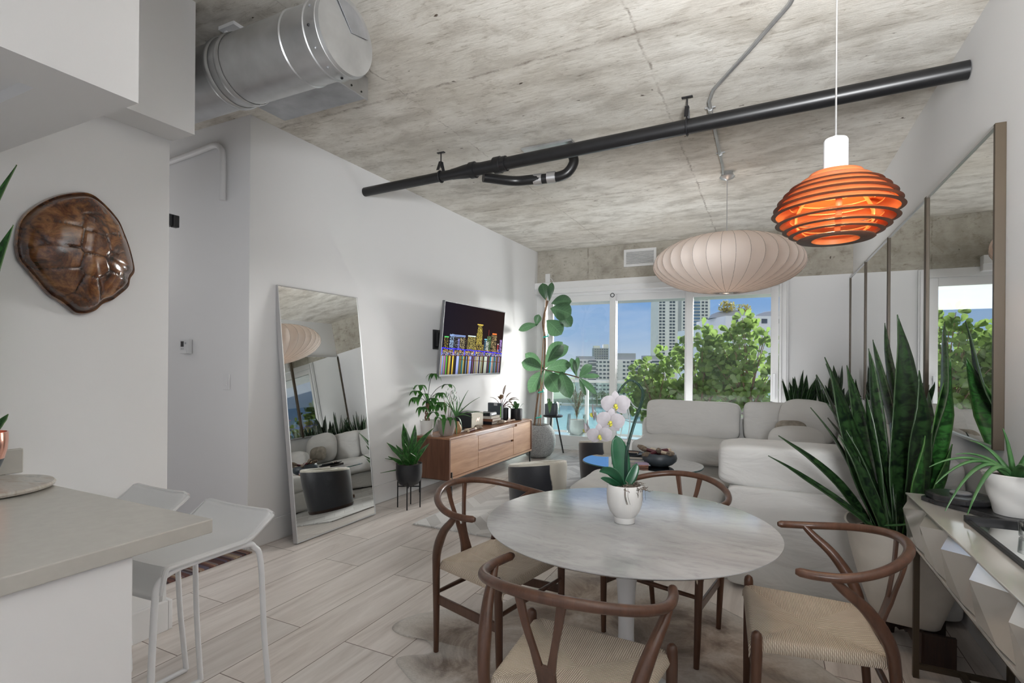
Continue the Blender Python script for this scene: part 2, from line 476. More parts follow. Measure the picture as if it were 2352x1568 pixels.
M['creampot'] = simple('cream_washed_planter', (0.60, 0.565, 0.51), 0.55, 0, 0.12, 4, 0.06, 30)
M['slip'] = NT('white_cotton_slipcover')
_t = M['slip']; _v = _t.coord('Object'); _t.set(Base_Color=_t.ramp(_t.noise(_v, 2.5, 3), [(0.35, (0.60, 0.597, 0.585)), (0.65, (0.64, 0.637, 0.625))]), Roughness=0.9, Sheen_Weight=0.1)
_w = _t.noise(_t.coord('Object', (1, 1, 2.6)), 3.0, 4, 0.45, 1.0); _t.bump(_w, 0.38, 0.045); M['slip'] = _t.m
M['linen'] = simple('taupe_hide_pillow', (0.30, 0.27, 0.23), 0.85, 0, 0.3, 14, 0.2, 50)
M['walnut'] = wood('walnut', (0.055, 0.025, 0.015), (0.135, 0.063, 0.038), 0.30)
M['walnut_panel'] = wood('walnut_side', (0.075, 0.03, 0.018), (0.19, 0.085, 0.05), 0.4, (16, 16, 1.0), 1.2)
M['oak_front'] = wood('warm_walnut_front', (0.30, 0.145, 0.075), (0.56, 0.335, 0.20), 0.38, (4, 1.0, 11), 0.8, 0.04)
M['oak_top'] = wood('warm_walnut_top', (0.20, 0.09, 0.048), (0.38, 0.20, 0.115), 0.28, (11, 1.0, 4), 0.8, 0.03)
M['darkwood'] = wood('dark_stained_wood', (0.018, 0.009, 0.007), (0.06, 0.028, 0.018), 0.4)
M['darkvoid'] = simple('dark_recess', (0.02, 0.012, 0.009), 0.8, 0, 0.1)
M['soil'] = simple('dark_soil', (0.035, 0.022, 0.015), 0.95, 0, 0.5, 40, 0.5, 60)
M['moss'] = simple('dry_moss', (0.16, 0.13, 0.105), 0.95, 0, 0.5, 40)
M['bark'] = simple('brown_bark', (0.17, 0.105, 0.065), 0.85, 0, 0.3, 30, 0.3, 60)
M['cane'] = simple('bamboo_cane', (0.34, 0.20, 0.11), 0.5, 0, 0.2, 20)
M['teal'] = simple('teal_tie', (0.05, 0.55, 0.45), 0.5)
M['copper'] = simple('copper_metal', (0.80, 0.42, 0.32), 0.18, 0.95, 0.05)
M['blackplastic'] = simple('black_plastic', (0.02, 0.022, 0.027), 0.4, 0, 0.1)
M['screenoff'] = simple('dark_screen', (0.02, 0.02, 0.025), 0.1)
M['paper'] = simple('book_pages', (0.55, 0.50, 0.43), 0.8, 0, 0.1, 60)
M['speakerfab'] = simple('champagne_grille', (0.47, 0.44, 0.37), 0.6, 0.2, 0.05, 80)
M['slate'] = simple('black_slate', (0.022, 0.022, 0.025), 0.25, 0, 0.4, 20, 0.25, 30)
M['tan'] = simple('tan_gourd', (0.42, 0.25, 0.12), 0.5, 0, 0.15)
M['bone'] = simple('bone', (0.60, 0.50, 0.38), 0.5, 0, 0.2, 30)
M['bristle'] = simple('brown_bristle', (0.20, 0.155, 0.115), 0.9, 0, 0.5, 60, 0.3, 90, (1, 1, 1))
M['maroon'] = simple('maroon_wrap', (0.10, 0.022, 0.03), 0.5)
M['lilac'] = simple('lilac_card', (0.50, 0.40, 0.55), 0.5)
M['brownleather'] = simple('brown_leather', (0.20, 0.09, 0.055), 0.5)

def leafmat(name, dark, light, rough=0.35, trans=0.0, vein=True, scale=5):
    t = NT(name); v = t.coord('Object'); n = t.noise(v, scale, 4)
    c = t.ramp(n, [(0.3, dark), (0.7, light)])
    if vein:
        tc = t.node('ShaderNodeTexCoord'); sp = t.node('ShaderNodeSeparateXYZ'); t.l.new(tc.outputs['UV'], sp.inputs[0])
        d = t.math('ABSOLUTE', t.math('SUBTRACT', sp.outputs[0], 0.5))
        g = t.math('LESS_THAN', d, 0.018)
        w = t.math('SINE', t.math('MULTIPLY', t.math('SUBTRACT', sp.outputs[1], t.math('MULTIPLY', d, 0.35)), 55.0))
        vv = t.math('MULTIPLY', t.math('GREATER_THAN', w, 0.93), 0.35)
        c = t.mix(t.math('MAXIMUM', t.math('MULTIPLY', g, 0.6), vv), c, tuple(min(1, x * 1.7 + 0.02) for x in light))
    t.set(Base_Color=c, Roughness=rough)
    if trans:
        tl = t.node('ShaderNodeBsdfTranslucent'); t.l.new(t.mix(0.5, c, tuple(min(1, x * 2.2) for x in light)), tl.inputs[0])
        mx = t.node('ShaderNodeMixShader'); mx.inputs[0].default_value = trans
        t.l.new(t.b.outputs[0], mx.inputs[1]); t.l.new(tl.outputs[0], mx.inputs[2]); t.l.new(mx.outputs[0], t.out.inputs[0])
    return t.m
M['fig'] = leafmat('fiddle_leaf', (0.025, 0.06, 0.035), (0.07, 0.15, 0.07), 0.36, 0.3)
M['clusia'] = leafmat('thick_green_leaf', (0.035, 0.085, 0.02), (0.20, 0.30, 0.08), 0.28, 0.30, False, 6)
M['palm'] = leafmat('distant_tree_leaf', (0.10, 0.16, 0.07), (0.28, 0.34, 0.17), 0.6, 0.2, False, 0.2)
M['pachira'] = leafmat('money_tree_leaf', (0.015, 0.07, 0.015), (0.055, 0.20, 0.03), 0.35, 0.2, False, 12)
M['aloe'] = leafmat('aloe_leaf', (0.03, 0.11, 0.035), (0.11, 0.25, 0.09), 0.35, 0.0, False, 10)
M['orchleaf'] = leafmat('orchid_leaf', (0.01, 0.065, 0.03), (0.03, 0.13, 0.06), 0.3, 0.05, False, 10)
M['philo'] = leafmat('bronze_leaf', (0.07, 0.035, 0.025), (0.20, 0.12, 0.06), 0.4, 0.15, False, 12)
M['greyleaf'] = leafmat('silvery_leaf', (0.20, 0.27, 0.22), (0.38, 0.45, 0.38), 0.5, 0.2, False, 12)
M['olive'] = leafmat('olive_leaf', (0.10, 0.13, 0.06), (0.25, 0.30, 0.16), 0.5, 0.2, False, 12)
def snakemat(name, dark, mid, edge):
    t = NT(name)
    tc = t.node('ShaderNodeTexCoord'); mp = t.node('ShaderNodeMapping'); t.l.new(tc.outputs['UV'], mp.inputs[0])
    mp.inputs['Scale'].default_value = (2.2, 26, 1)
    n = t.noise(mp.outputs[0], 1.0, 4, 0.6, 1.2)
    c = t.ramp(n, [(0.40, dark), (0.5, mid), (0.62, tuple(x * 1.6 for x in mid))])
    sp = t.node('ShaderNodeSeparateXYZ'); t.l.new(tc.outputs['UV'], sp.inputs[0])
    d = t.math('ABSOLUTE', t.math('SUBTRACT', sp.outputs[0], 0.5))
    c = t.mix(t.math('MULTIPLY', t.math('GREATER_THAN', d, 0.455), 0.8), c, edge)
    t.set(Base_Color=c, Roughness=0.33); return t.m
M['snake'] = snakemat('snake_leaf', (0.004, 0.011, 0.006), (0.015, 0.040, 0.012), (0.03, 0.06, 0.025))
M['snake2'] = snakemat('bright_snake_leaf', (0.010, 0.042, 0.010), (0.025, 0.105, 0.020), (0.07, 0.15, 0.04))

def marble():
    t = NT('grey_veined_marble'); v = t.coord('Object', (1, 2.4, 1), (0, 0, 0.35))
    n = t.noise(v, 2.0, 8, 0.62, 1.1); n2 = t.noise(v, 9, 6, 0.7, 0.8)
    c = t.ramp(n, [(0.3, (0.34, 0.34, 0.345)), (0.48, (0.44, 0.44, 0.445)), (0.7, (0.51, 0.51, 0.515))])
    c = t.mix(0.35, c, t.ramp(n2, [(0.32, (0.5, 0.5, 0.5)), (0.5, (1, 1, 1))]), 'MULTIPLY')
    # ring stains left by cups
    vo = t.node('ShaderNodeTexVoronoi'); vo.inputs['Scale'].default_value = 3.1; t.l.new(t.coord('Object'), vo.inputs['Vector'])
    rg = t.math('LESS_THAN', t.math('ABSOLUTE', t.math('SUBTRACT', vo.outputs['Distance'], 0.13)), 0.008)
    msk = t.ramp(t.noise(t.coord('Object'), 2.2, 2), [(0.5, (0, 0, 0)), (0.62, (1, 1, 1))])
    c = t.mix(t.math('MULTIPLY', t.math('MULTIPLY', rg, msk), 0.35), c, (0.72, 0.71, 0.70))
    t.set(Base_Color=c, Roughness=0.16, Coat_Weight=0.15, Coat_Roughness=0.1); return t.m
M['marble'] = marble()
M['marble_plate'] = NT('banded_marble'); _t = M['marble_plate']; _n = _t.noise(_t.coord('Object', (1, 4, 1), (0, 0, 0.4)), 6, 6, 0.6, 0.8)
_t.set(Base_Color=_t.ramp(_n, [(0.3, (0.30, 0.20, 0.13)), (0.42, (0.42, 0.38, 0.33)), (0.55, (0.50, 0.48, 0.44)), (0.7, (0.28, 0.29, 0.27))]), Roughness=0.3); M['marble_plate'] = _t.m

def cord():
    t = NT('woven_paper_cord')
    tc = t.node('ShaderNodeTexCoord'); sp = t.node('ShaderNodeSeparateXYZ'); t.l.new(tc.outputs['UV'], sp.inputs[0])
    x = t.math('SUBTRACT', sp.outputs[0], 0.5); y = t.math('SUBTRACT', sp.outputs[1], 0.5)
    side = t.math('GREATER_THAN', t.math('ABSOLUTE', x), t.math('ABSOLUTE', y))
    run = t.mix(side, x, y)
    sp2 = t.node('ShaderNodeSeparateColor'); t.l.new(run, sp2.inputs[0]); r = sp2.outputs[0]
    w = t.math('SINE', t.math('MULTIPLY', r, 460.0))
    oth = t.mix(side, y, x); sp3 = t.node('ShaderNodeSeparateColor'); t.l.new(oth, sp3.inputs[0])
    tw = t.math('SINE', t.math('ADD', t.math('MULTIPLY', sp3.outputs[0], 420.0), t.math('MULTIPLY', r, 230.0)))
    h = t.math('ADD', t.math('MULTIPLY', w, 0.7), t.math('MULTIPLY', tw, 0.3))
    n = t.noise(t.coord('Object'), 14, 4)
    c = t.ramp(h, [(0.0, (0.46, 0.37, 0.28)), (0.3, (0.82, 0.71, 0.58)), (0.8, (0.92, 0.83, 0.71))])
    c = t.mix(0.3, c, t.ramp(n, [(0.3, (0.75, 0.72, 0.68)), (0.6, (1, 1, 1))]), 'MULTIPLY')
    t.set(Base_Color=c, Roughness=0.8); t.bump(h, 0.6, 0.003); return t.m
M['cord'] = cord()

def hide_rug():
    t = NT('cowhide_rug'); v = t.coord('Object')
    n = t.noise(v, 2.6, 6, 0.68, 0.7); n2 = t.noise(t.coord('Object', (3, 9, 1)), 22, 4, 0.7)
    c = t.ramp(n, [(0.36, (0.16, 0.115, 0.085)), (0.45, (0.32, 0.25, 0.195)), (0.53, (0.50, 0.42, 0.35)), (0.64, (0.70, 0.64, 0.58))])
    tc = t.node('ShaderNodeTexCoord'); sp = t.node('ShaderNodeSeparateXYZ'); t.l.new(tc.outputs['UV'], sp.inputs[0])
    ed = t.math('ADD', sp.outputs[0], t.math('MULTIPLY', t.math('SUBTRACT', n, 0.5), 0.5))
    c = t.mix(t.ramp(ed, [(0.72, (0, 0, 0)), (1.0, (0.9, 0.9, 0.9))]), c, (0.68, 0.65, 0.61))
    c = t.mix(0.5, c, t.ramp(n2, [(0.3, (0.62, 0.6, 0.58)), (0.6, (1, 1, 1))]), 'MULTIPLY')
    t.set(Base_Color=c, Roughness=0.85, Sheen_Weight=0.3); t.bump(n2, 0.6, 0.006); return t.m
M['hiderug'] = hide_rug()
def patch_rug():
    t = NT('pale_herringbone_hide'); tc = t.node('ShaderNodeTexCoord'); sp = t.node('ShaderNodeSeparateXYZ'); t.l.new(tc.outputs['Object'], sp.inputs[0])
    p = t.math('PINGPONG', sp.outputs[0], 0.19)
    q = t.math('ADD', sp.outputs[1], p)
    band = t.math('FRACT', t.math('DIVIDE', q, 0.135))
    bid = t.math('FLOOR', t.math('DIVIDE', q, 0.135)); cid = t.math('FLOOR', t.math('DIVIDE', sp.outputs[0], 0.19))
    wn_ = t.node('ShaderNodeTexWhiteNoise', noise_dimensions='2D'); cb = t.node('ShaderNodeCombineXYZ'); t.l.new(bid, cb.inputs[0]); t.l.new(cid, cb.inputs[1]); t.l.new(cb.outputs[0], wn_.inputs[0])
    n = t.noise(t.coord('Object', (8, 8, 1)), 4, 4)
    c = t.ramp(wn_.outputs[0], [(0.0, (0.40, 0.39, 0.38)), (0.5, (0.55, 0.545, 0.535)), (1.0, (0.70, 0.695, 0.68))])
    c = t.mix(0.25, c, t.ramp(n, [(0.3, (0.8, 0.8, 0.8)), (0.6, (1, 1, 1))]), 'MULTIPLY')
    e1 = t.math('LESS_THAN', band, 0.045); e2 = t.math('LESS_THAN', t.math('PINGPONG', sp.outputs[0], 0.095), 0.003)
    c = t.mix(t.math('MULTIPLY', e1, 0.5), c, (0.24, 0.235, 0.23))
    t.set(Base_Color=c, Roughness=0.6, Sheen_Weight=0.2); return t.m
M['patchrug'] = patch_rug()
def stripe_mat():
    t = NT('striped_weave'); tc = t.node('ShaderNodeTexCoord'); sp = t.node('ShaderNodeSeparateXYZ'); t.l.new(tc.outputs['Object'], sp.inputs[0])
    w = t.node('ShaderNodeTexWhiteNoise', noise_dimensions='1D'); t.l.new(t.math('FLOOR', t.math('MULTIPLY', sp.outputs[1], 62.0)), w.inputs['W'])
    c = t.ramp(w.outputs[0], [(0.0, (0.025, 0.02, 0.03)), (0.3, (0.12, 0.045, 0.035)), (0.5, (0.30, 0.17, 0.11)), (0.65, (0.05, 0.05, 0.10)), (0.82, (0.36, 0.28, 0.20)), (1.0, (0.13, 0.05, 0.04))])
    t.n[-1]; t.set(Base_Color=c, Roughness=0.95); t.bump(t.noise(t.coord('Object'), 120, 3), 0.5, 0.003); return t.m
M['stripes'] = stripe_mat()
def cowhide():
    t = NT('black_white_cowhide'); v = t.coord('Object'); n = t.noise(v, 3.3, 4, 0.5, 0.5)
    tc = t.node('ShaderNodeTexCoord'); sp = t.node('ShaderNodeSeparateXYZ'); t.l.new(tc.outputs['UV'], sp.inputs[0])
    k = t.math('ADD', t.math('MULTIPLY', sp.outputs[0], 1.0), t.math('MULTIPLY', t.math('SUBTRACT', n, 0.5), 0.35))
    c = t.ramp(k, [(0.0, (0.012, 0.014, 0.02)), (0.68, (0.012, 0.014, 0.022)), (0.70, (0.58, 0.55, 0.48)), (1.0, (0.62, 0.60, 0.53))])
    hair = t.noise(t.coord('Object', (2, 2, 9)), 26, 4)
    t.set(Base_Color=c, Roughness=0.45, Sheen_Weight=0.4); t.bump(hair, 0.3, 0.004); return t.m
M['cowhide'] = cowhide()
M['creamhide'] = simple('cream_cowhide', (0.60, 0.575, 0.50), 0.8, 0, 0.1, 20, 0.4, 80, Sheen_Weight=0.4)
def shellmat():
    t = NT('polished_turtle_shell'); v = t.coord('Object'); n = t.noise(v, 9, 8, 0.68, 1.0); n2 = t.noise(t.coord('Object', (1, 2.5, 7)), 8, 7, 0.65, 0.8)
    c = t.ramp(n, [(0.34, (0.028, 0.011, 0.006)), (0.46, (0.13, 0.045, 0.018)), (0.54, (0.27, 0.11, 0.038)), (0.68, (0.40, 0.20, 0.075))])
    c = t.mix(0.6, c, t.ramp(n2, [(0.3, (0.18, 0.12, 0.09)), (0.6, (1, 1, 1))]), 'MULTIPLY')
    tc = t.node('ShaderNodeTexCoord'); sp = t.node('ShaderNodeSeparateXYZ'); t.l.new(tc.outputs['UV'], sp.inputs[0])
    c = t.mix(sp.outputs[1], c, (0.028, 0.010, 0.006))
    t.set(Base_Color=c, Roughness=0.2, Coat_Weight=0.8, Coat_Roughness=0.08); t.bump(n, 0.12, 0.004); return t.m
M['shell'] = shellmat()
def shade():
    t = NT('ribbed_vinyl_shade'); t.n.remove(t.b)
    d = t.node('ShaderNodeBsdfDiffuse'); d.inputs[0].default_value = (0.78, 0.735, 0.70, 1)
    tl = t.node('ShaderNodeBsdfTranslucent'); tl.inputs[0].default_value = (0.90, 0.78, 0.70, 1)
    n = t.noise(t.coord('Object', (1, 1, 1)), 30, 3); bp = t.node('ShaderNodeBump'); bp.inputs['Strength'].default_value = 0.05; t.l.new(n, bp.inputs['Height']); t.l.new(bp.outputs[0], d.inputs['Normal'])
    mx = t.node('ShaderNodeMixShader'); mx.inputs[0].default_value = 0.3
    t.l.new(d.outputs[0], mx.inputs[1]); t.l.new(tl.outputs[0], mx.inputs[2]); t.l.new(mx.outputs[0], t.out.inputs[0]); return t.m
M['shade'] = shade()
def emis(name, c, s):
    t = NT(name); t.set(Base_Color=(0, 0, 0), Emission_Color=c, Emission_Strength=s); t.noise(None, 1); return t.m
M['bulb'] = emis('warm_bulb', (1.0, 0.62, 0.32), 6.0)
M['greenled'] = emis('green_led', (0.35, 1.0, 0.1), 0.7)
M['veneer'] = wood('dark_veneer_edge', (0.045, 0.02, 0.013), (0.12, 0.055, 0.035), 0.45, (1.2, 1.2, 20), 3)
def ven_in():
    t = NT('orange_veneer'); n = t.noise(t.coord('Object', (2, 2, 12)), 4, 4)
    c = t.ramp(n, [(0.3, (0.56, 0.185, 0.06)), (0.7, (0.72, 0.27, 0.09))])
    t.set(Base_Color=c, Roughness=0.45)
    tl = t.node('ShaderNodeBsdfTranslucent'); tl.inputs[0].default_value = (0.9, 0.32, 0.10, 1)
    mx = t.node('ShaderNodeMixShader'); mx.inputs[0].default_value = 0.4
    t.l.new(t.b.outputs[0], mx.inputs[1]); t.l.new(tl.outputs[0], mx.inputs[2]); t.l.new(mx.outputs[0], t.out.inputs[0]); return t.m
M['veneer_in'] = ven_in()
M['petal'] = NT('white_petal'); _t = M['petal']; _n = _t.noise(_t.coord('Object'), 60, 3); _t.set(Base_Color=_t.ramp(_n, [(0.3, (0.40, 0.375, 0.40)), (0.7, (0.48, 0.455, 0.48))]), Roughness=0.6)
_tl = _t.node('ShaderNodeBsdfTranslucent'); _tl.inputs[0].default_value = (0.6, 0.56, 0.6, 1); _mx = _t.node('ShaderNodeMixShader'); _mx.inputs[0].default_value = 0.3
_t.l.new(_t.b.outputs[0], _mx.inputs[1]); _t.l.new(_tl.outputs[0], _mx.inputs[2]); _t.l.new(_mx.outputs[0], _t.out.inputs[0]); M['petal'] = _t.m
M['yellow'] = simple('yellow_green_lip', (0.50, 0.48, 0.06), 0.5)
M['stem'] = simple('dark_green_stem', (0.008, 0.028, 0.02), 0.4)
M['water'] = NT('bay_water'); _t = M['water']; _n = _t.noise(_t.coord('Object', (1, 3, 1)), 0.35, 5, 0.6); _t.set(Base_Color=_t.ramp(_n, [(0.3, (0.20, 0.33, 0.34)), (0.7, (0.31, 0.43, 0.44))]), Roughness=0.6); _t.bump(_n, 0.2, 0.2); M['water'] = _t.m
M['bwhite'] = simple('white_stucco', (0.86, 0.86, 0.86), 0.8, 0, 0.04, 0.2)
M['bcream'] = simple('cream_stucco', (0.60, 0.57, 0.52), 0.8, 0, 0.05, 0.2)
M['bblue'] = simple('blue_glazing', (0.13, 0.24, 0.40), 0.2, 0, 0.2, 0.2)
M['bwin'] = simple('dark_window', (0.09, 0.12, 0.16), 0.15, 0, 0.3, 0.3)
M['land'] = simple('park_grass', (0.14, 0.20, 0.09), 0.9, 0, 0.4, 0.08)
M['sand'] = simple('pale_promenade', (0.62, 0.59, 0.54), 0.9, 0, 0.1, 0.2)
M['roofgrey'] = simple('grey_roof', (0.42, 0.44, 0.47), 0.7, 0, 0.05, 0.2)
M['yellowtree'] = leafmat('yellow_green_crown', (0.22, 0.20, 0.05), (0.42, 0.38, 0.12), 0.6, 0.2, False, 0.5)
M['balcfloor'] = simple('pale_balcony_tile', (0.50, 0.49, 0.47), 0.5, 0, 0.05, 3)
M['soffit'] = simple('white_balcony_slab', (0.62, 0.60, 0.56), 0.85, 0, 0.03, 2)

# ================================================================= setting
XL, XR, YW, ZC = -3.389, 0.955, 7.872, 3.155
def sbox(name, x0, x1, y0, y1, z0, z1, m, label=None, bevel=0):
    return struct(MB().box(x0, x1, y0, y1, z0, z1).build(name, m, smooth=False, bevel=bevel), label)
sbox('floor', -6.6, 1.2, -0.8, 8.1, -0.12, 0.0, M['floor'], 'greige wood-look plank floor')
sbox('ceiling', -6.6, 1.2, -0.8, YW + 0.3, ZC, ZC + 0.2, M['ceil'], 'raw board-marked concrete ceiling')
sbox('wall_left', XL - 0.15, XL, 2.592, YW + 0.25, 0, ZC, M['wall'], 'long white wall behind the television')
sbox('wall_hall', -6.4, XL - 0.15, 2.592, 2.742, 0, ZC, M['wall'], 'grey-lit hallway wall carrying the thermostat')
sbox('wall_hall_end', -6.5, -6.4, 0.0, 2.742, 0, ZC, M['wall'])
sbox('wall_kitchen', -2.90, -2.758, -0.8, 1.645, 0, 2.9, M['wall'], 'white kitchen wall under the turtle shell')
sbox('wall_right', XR, XR + 0.15, -0.8, YW + 0.25, 0, ZC, M['wall'], 'white wall behind the bronze framed mirrors')
sbox('wall_back', 0.23, XR, YW, YW + 0.25, 0, 2.525, M['wall'], 'white wall panel right of the sliding doors')
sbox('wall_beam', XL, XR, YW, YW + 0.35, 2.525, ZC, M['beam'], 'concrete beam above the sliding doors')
sbox('trim_1', -2.757, -2.575, -0.8, 1.657, 2.495, ZC, M['wall'], 'white dropped bulkhead beside the duct')
b = MB(); b.box(-2.7565, -1.67, -0.8, .906, 2.165, 2.49); b.box(-2.573, -1.67, -0.8, .906, 2.49, ZC)
b.box(-1.84, -1.67, -.8, .906, 2.13, 2.165); b.box(-2.7565, -1.84, .73, .906, 2.13, 2.165)
struct(b.build('trim_2', M['wall'], smooth=False), 'white lower bulkhead over the kitchen')
sbox('baseboard_left', XL, XL + 0.016, 2.60, YW - 0.02, 0.0, 0.17, M['trim'], bevel=0.003)
sbox('baseboard_hall', -6.0, XL - 0.002, 2.575, 2.591, 0, 0.14, M['trim'], bevel=0.003)
b = MB(); b.box(-2.7575, -2.738, 1.05, 1.644, 0, 0.15); b.box(-2.90, -2.738, 1.645, 1.665, 0, 0.15)
struct(b.build('baseboard_kitchen', M['trim'], smooth=False, bevel=0.003))
sbox('baseboard_right', XR - 0.016, XR, -0.8, YW, 0, 0.14, M['trim'], bevel=0.003)

# sliding glass doors, header, jambs
def frame_rect(mb, x0, x1, y0, y1, z0, z1, w, wb=None, wt=None):
    wb = wb or w; wt = wt or w
    mb.box(x0, x0 + w, y0, y1, z0, z1); mb.box(x1 - w, x1, y0, y1, z0, z1)
    mb.box(x0 + w, x1 - w, y0, y1, z0, z0 + wb); mb.box(x0 + w, x1 - w, y0, y1, z1 - wt, z1)
doors = [(-3.22, -2.10, 0.0), (-2.19, -1.00, 0.05), (-1.07, 0.12, 0.0)]
for i, (x0, x1, dy) in enumerate(doors):
    d = bpy.data.objects.new('door_%d' % (i + 1), None); COL.objects.link(d); struct(d)
    b = MB(); frame_rect(b, x0, x1, YW + 0.03 + dy, YW + 0.075 + dy, 0.05, 2.42, 0.095, 0.16, 0.10)
    b.build('door_frame', M['trim'], d, False, 0.004)
    MB().box(x0 + 0.09, x1 - 0.09, YW + 0.05 + dy, YW + 0.056 + dy, 0.205, 2.325).build('pane', M['glass'], d, False)
    if i == 2:
        b = MB(); b.box(0.05, 0.085, YW - 0.012, YW + 0.03, 0.93, 0.955); b.box(0.05, 0.085, YW - 0.012, YW + 0.03, 1.19, 1.215); b.box(0.05, 0.085, YW - 0.025, YW - 0.01, 0.90, 1.245)
        b.build('door_handle', M['whitemetal'], d, False, 0.004)
        b = MB(); b.tube([(0.03 + 0.03 * math.cos(a), YW + 0.02, 0.845 + 0.018 * math.sin(a)) for a in [k * 0.6 for k in range(11)]], 0.004, 6); b.build('latch', M['blackmetal'], d)
    if i == 0:
        b = MB(); b.lathe([(0, 0), (0.022, 0), (0.022, 0.02), (0.012, 0.03), (0, 0.03)], (0, 0, 0), 14, 'x'); o = b.build('door_lock', M['silver'], d, loc=(-3.19, YW + 0.02, 1.0)); o.rotation_euler = (0, 0, -PI / 2)
b = MB()
b.box(XL, XL + 0.14, YW - 0.02, YW + 0.16, 0, 2.52); b.box(0.125, 0.235, YW - 0.025, YW + 0.16, 0, 2.52)
b.box(XL + 0.14, 0.125, YW - 0.0, YW + 0.16, 2.42, 2.524)
b.box(XL, 0.16, YW - 0.03, YW + 0.16, 0.0, 0.05); b.box(XL, 0.16, YW - 0.07, YW - 0.03, 0.0, 0.022)
b.box(0.145, 0.155, YW - 0.04, YW - 0.025, 0, 2.5); b.box(0.205, 0.215, YW - 0.035, YW - 0.02, 0, 2.5)
struct(b.build('trim_3', M['trim'], smooth=False, bevel=0.004), 'white sliding door jamb, head and sill')
b = MB(); b.box(XL + 0.002, -0.35, YW - 0.12, YW, 2.535, 2.635); b.box(XL + 0.002, -0.35, YW - 0.10, YW, 2.46, 2.535); b.box(XL + 0.01, -0.35, YW - 0.125, YW - 0.115, 2.53, 2.542)
struct(b.build('trim_4', M['trim'], smooth=False, bevel=0.005), 'white roller shade cassette over the doors')
b = MB(); b.tube([(-2.145 + 0.028 * math.cos(a), YW - 0.0, 2.40 + 0.028 * math.sin(a)) for a in [k * PI / 10 for k in range(20)]], 0.006, 6, closed=True)
b.lathe([(0, 0), (0.022, 0), (0.022, 0.02), (0, 0.02)], (0, 0, 0), 4, 'x') if False else None
tag(b.build('ring_bolt', M['blackmetal']), 'small dark round bolt at head of the door mullion', 'bolt')

# wall vent + outlet on the beam
t = thing('wall_vent', 'white louvered vent grille set in the concrete beam', 'vent', (-1.73, YW, 2.94))
b = MB(); frame_rect(b, -0.24, 0.24, -0.02, 0.0, -0.13, 0.13, 0.035); b.build('vent_frame', M['trim'], t, False, 0.003)
MB().box(-0.205, 0.205, -0.004, 0.0, -0.095, 0.095).build('backing', M['blackmatte'], t, False)
for k in range(11):
    z = -0.088 + k * 0.0176
    MB().obox((0, -0.010, z), (0.205, 0, 0), (0, 0.006, -0.004), (0, 0.0015, 0.0025)).build('slat', M['trim'], t, False)
t = thing('power_outlet', 'white outlet box with cord above the fig tree', 'outlet', (-3.2, YW, 2.72))
MB().box(-0.04, 0.04, -0.03, 0, -0.07, 0.07).build('cover', M['trim'], t, False, 0.004)
b = MB(); b.tube(catmull([(0.04, -0.02, 0.0), (0.07, -0.03, -0.02), (0.11, -0.06, -0.08), (0.09, -0.13, -0.10)]), 0.005, 6); b.build('cord', M['trim'], t)

# ---------------------------------------------------------------- leaning mirror
Rlean = math.atan2(3.36 - 3.13, 1.93)
t = thing('leaning_mirror', 'large silver framed floor mirror leaning on the long white wall', 'mirror', (-3.14, 2.82, 0.0), 0)
mir = bpy.data.objects.new('frame_pivot', None)
W_, H_ = 0.87, 1.955
def lm(y, z, d):   # plane leaning toward -X
    return Vector((-math.sin(Rlean) * z - math.cos(Rlean) * d, y, math.cos(Rlean) * z + 0.011 - math.sin(Rlean) * d + 0.0))
bpy.data.objects.remove(mir)
def lbox(b, y0, y1, z0, z1, d0, d1):
    a = [b.vert(lm(y, z, d)) for y, z, d in ((y0, z0, d0), (y1, z0, d0), (y1, z1, d0), (y0, z1, d0), (y0, z0, d1), (y1, z0, d1), (y1, z1, d1), (y0, z1, d1))]
    for f in ((0, 1, 2, 3), (7, 6, 5, 4), (0, 4, 5, 1), (1, 5, 6, 2), (2, 6, 7, 3), (3, 7, 4, 0)): b.face([a[i] for i in f])
b = MB(); w = 0.007
lbox(b, 0, w, 0, H_, 0, 0.042); lbox(b, W_ - w, W_, 0, H_, 0, 0.042); lbox(b, w, W_ - w, 0, w, 0, 0.042); lbox(b, w, W_ - w, H_ - w, H_, 0, 0.042)
b.build('frame', M['silver'], t, False)
b = MB(); lbox(b, w, W_ - w, w, H_ - w, 0.004, 0.02); b.build('mirror_glass', M['mirror'], t, False)

# ---------------------------------------------------------------- wall mirrors (right wall)
mz0, mz1 = 0.995, 2.475
mlabels = ['bronze framed wall mirror nearest the faceted console', 'bronze framed wall mirror second from the near end, behind the tall snake leaves',
           'bronze framed wall mirror third in the row, above the sofa corner', 'bronze framed wall mirror farthest along, touching the window wall corner']
ys = [3.09, 4.275, 5.49, 6.69, 7.862]
for k in range(4):
    y0, y1 = ys[k] + 0.004, ys[k + 1] - 0.004
    t = thing('wall_mirror', mlabels[k], 'mirror', (XR, y0, mz0), 0, 'row of bronze framed wall mirrors')
    L, Hh = y1 - y0, mz1 - mz0
    MB().box(-0.04, 0, 0, 0.022, 0, Hh).build('frame_stile', M['bronze'], t, False, 0.002); MB().box(-0.04, 0, L - 0.022, L, 0, Hh).build('frame_stile', M['bronze'], t, False, 0.002)
    MB().box(-0.04, 0, 0.022, L - 0.022, 0, 0.014).build('frame_rail', M['silver'], t, False, 0.002); MB().box(-0.04, 0, 0.022, L - 0.022, Hh - 0.014, Hh).build('frame_rail', M['silver'], t, False, 0.002)
    MB().box(-0.03, -0.012, 0.02, L - 0.02, 0.012, Hh - 0.012).build('mirror_glass', M['mirror_antique'], t, False)

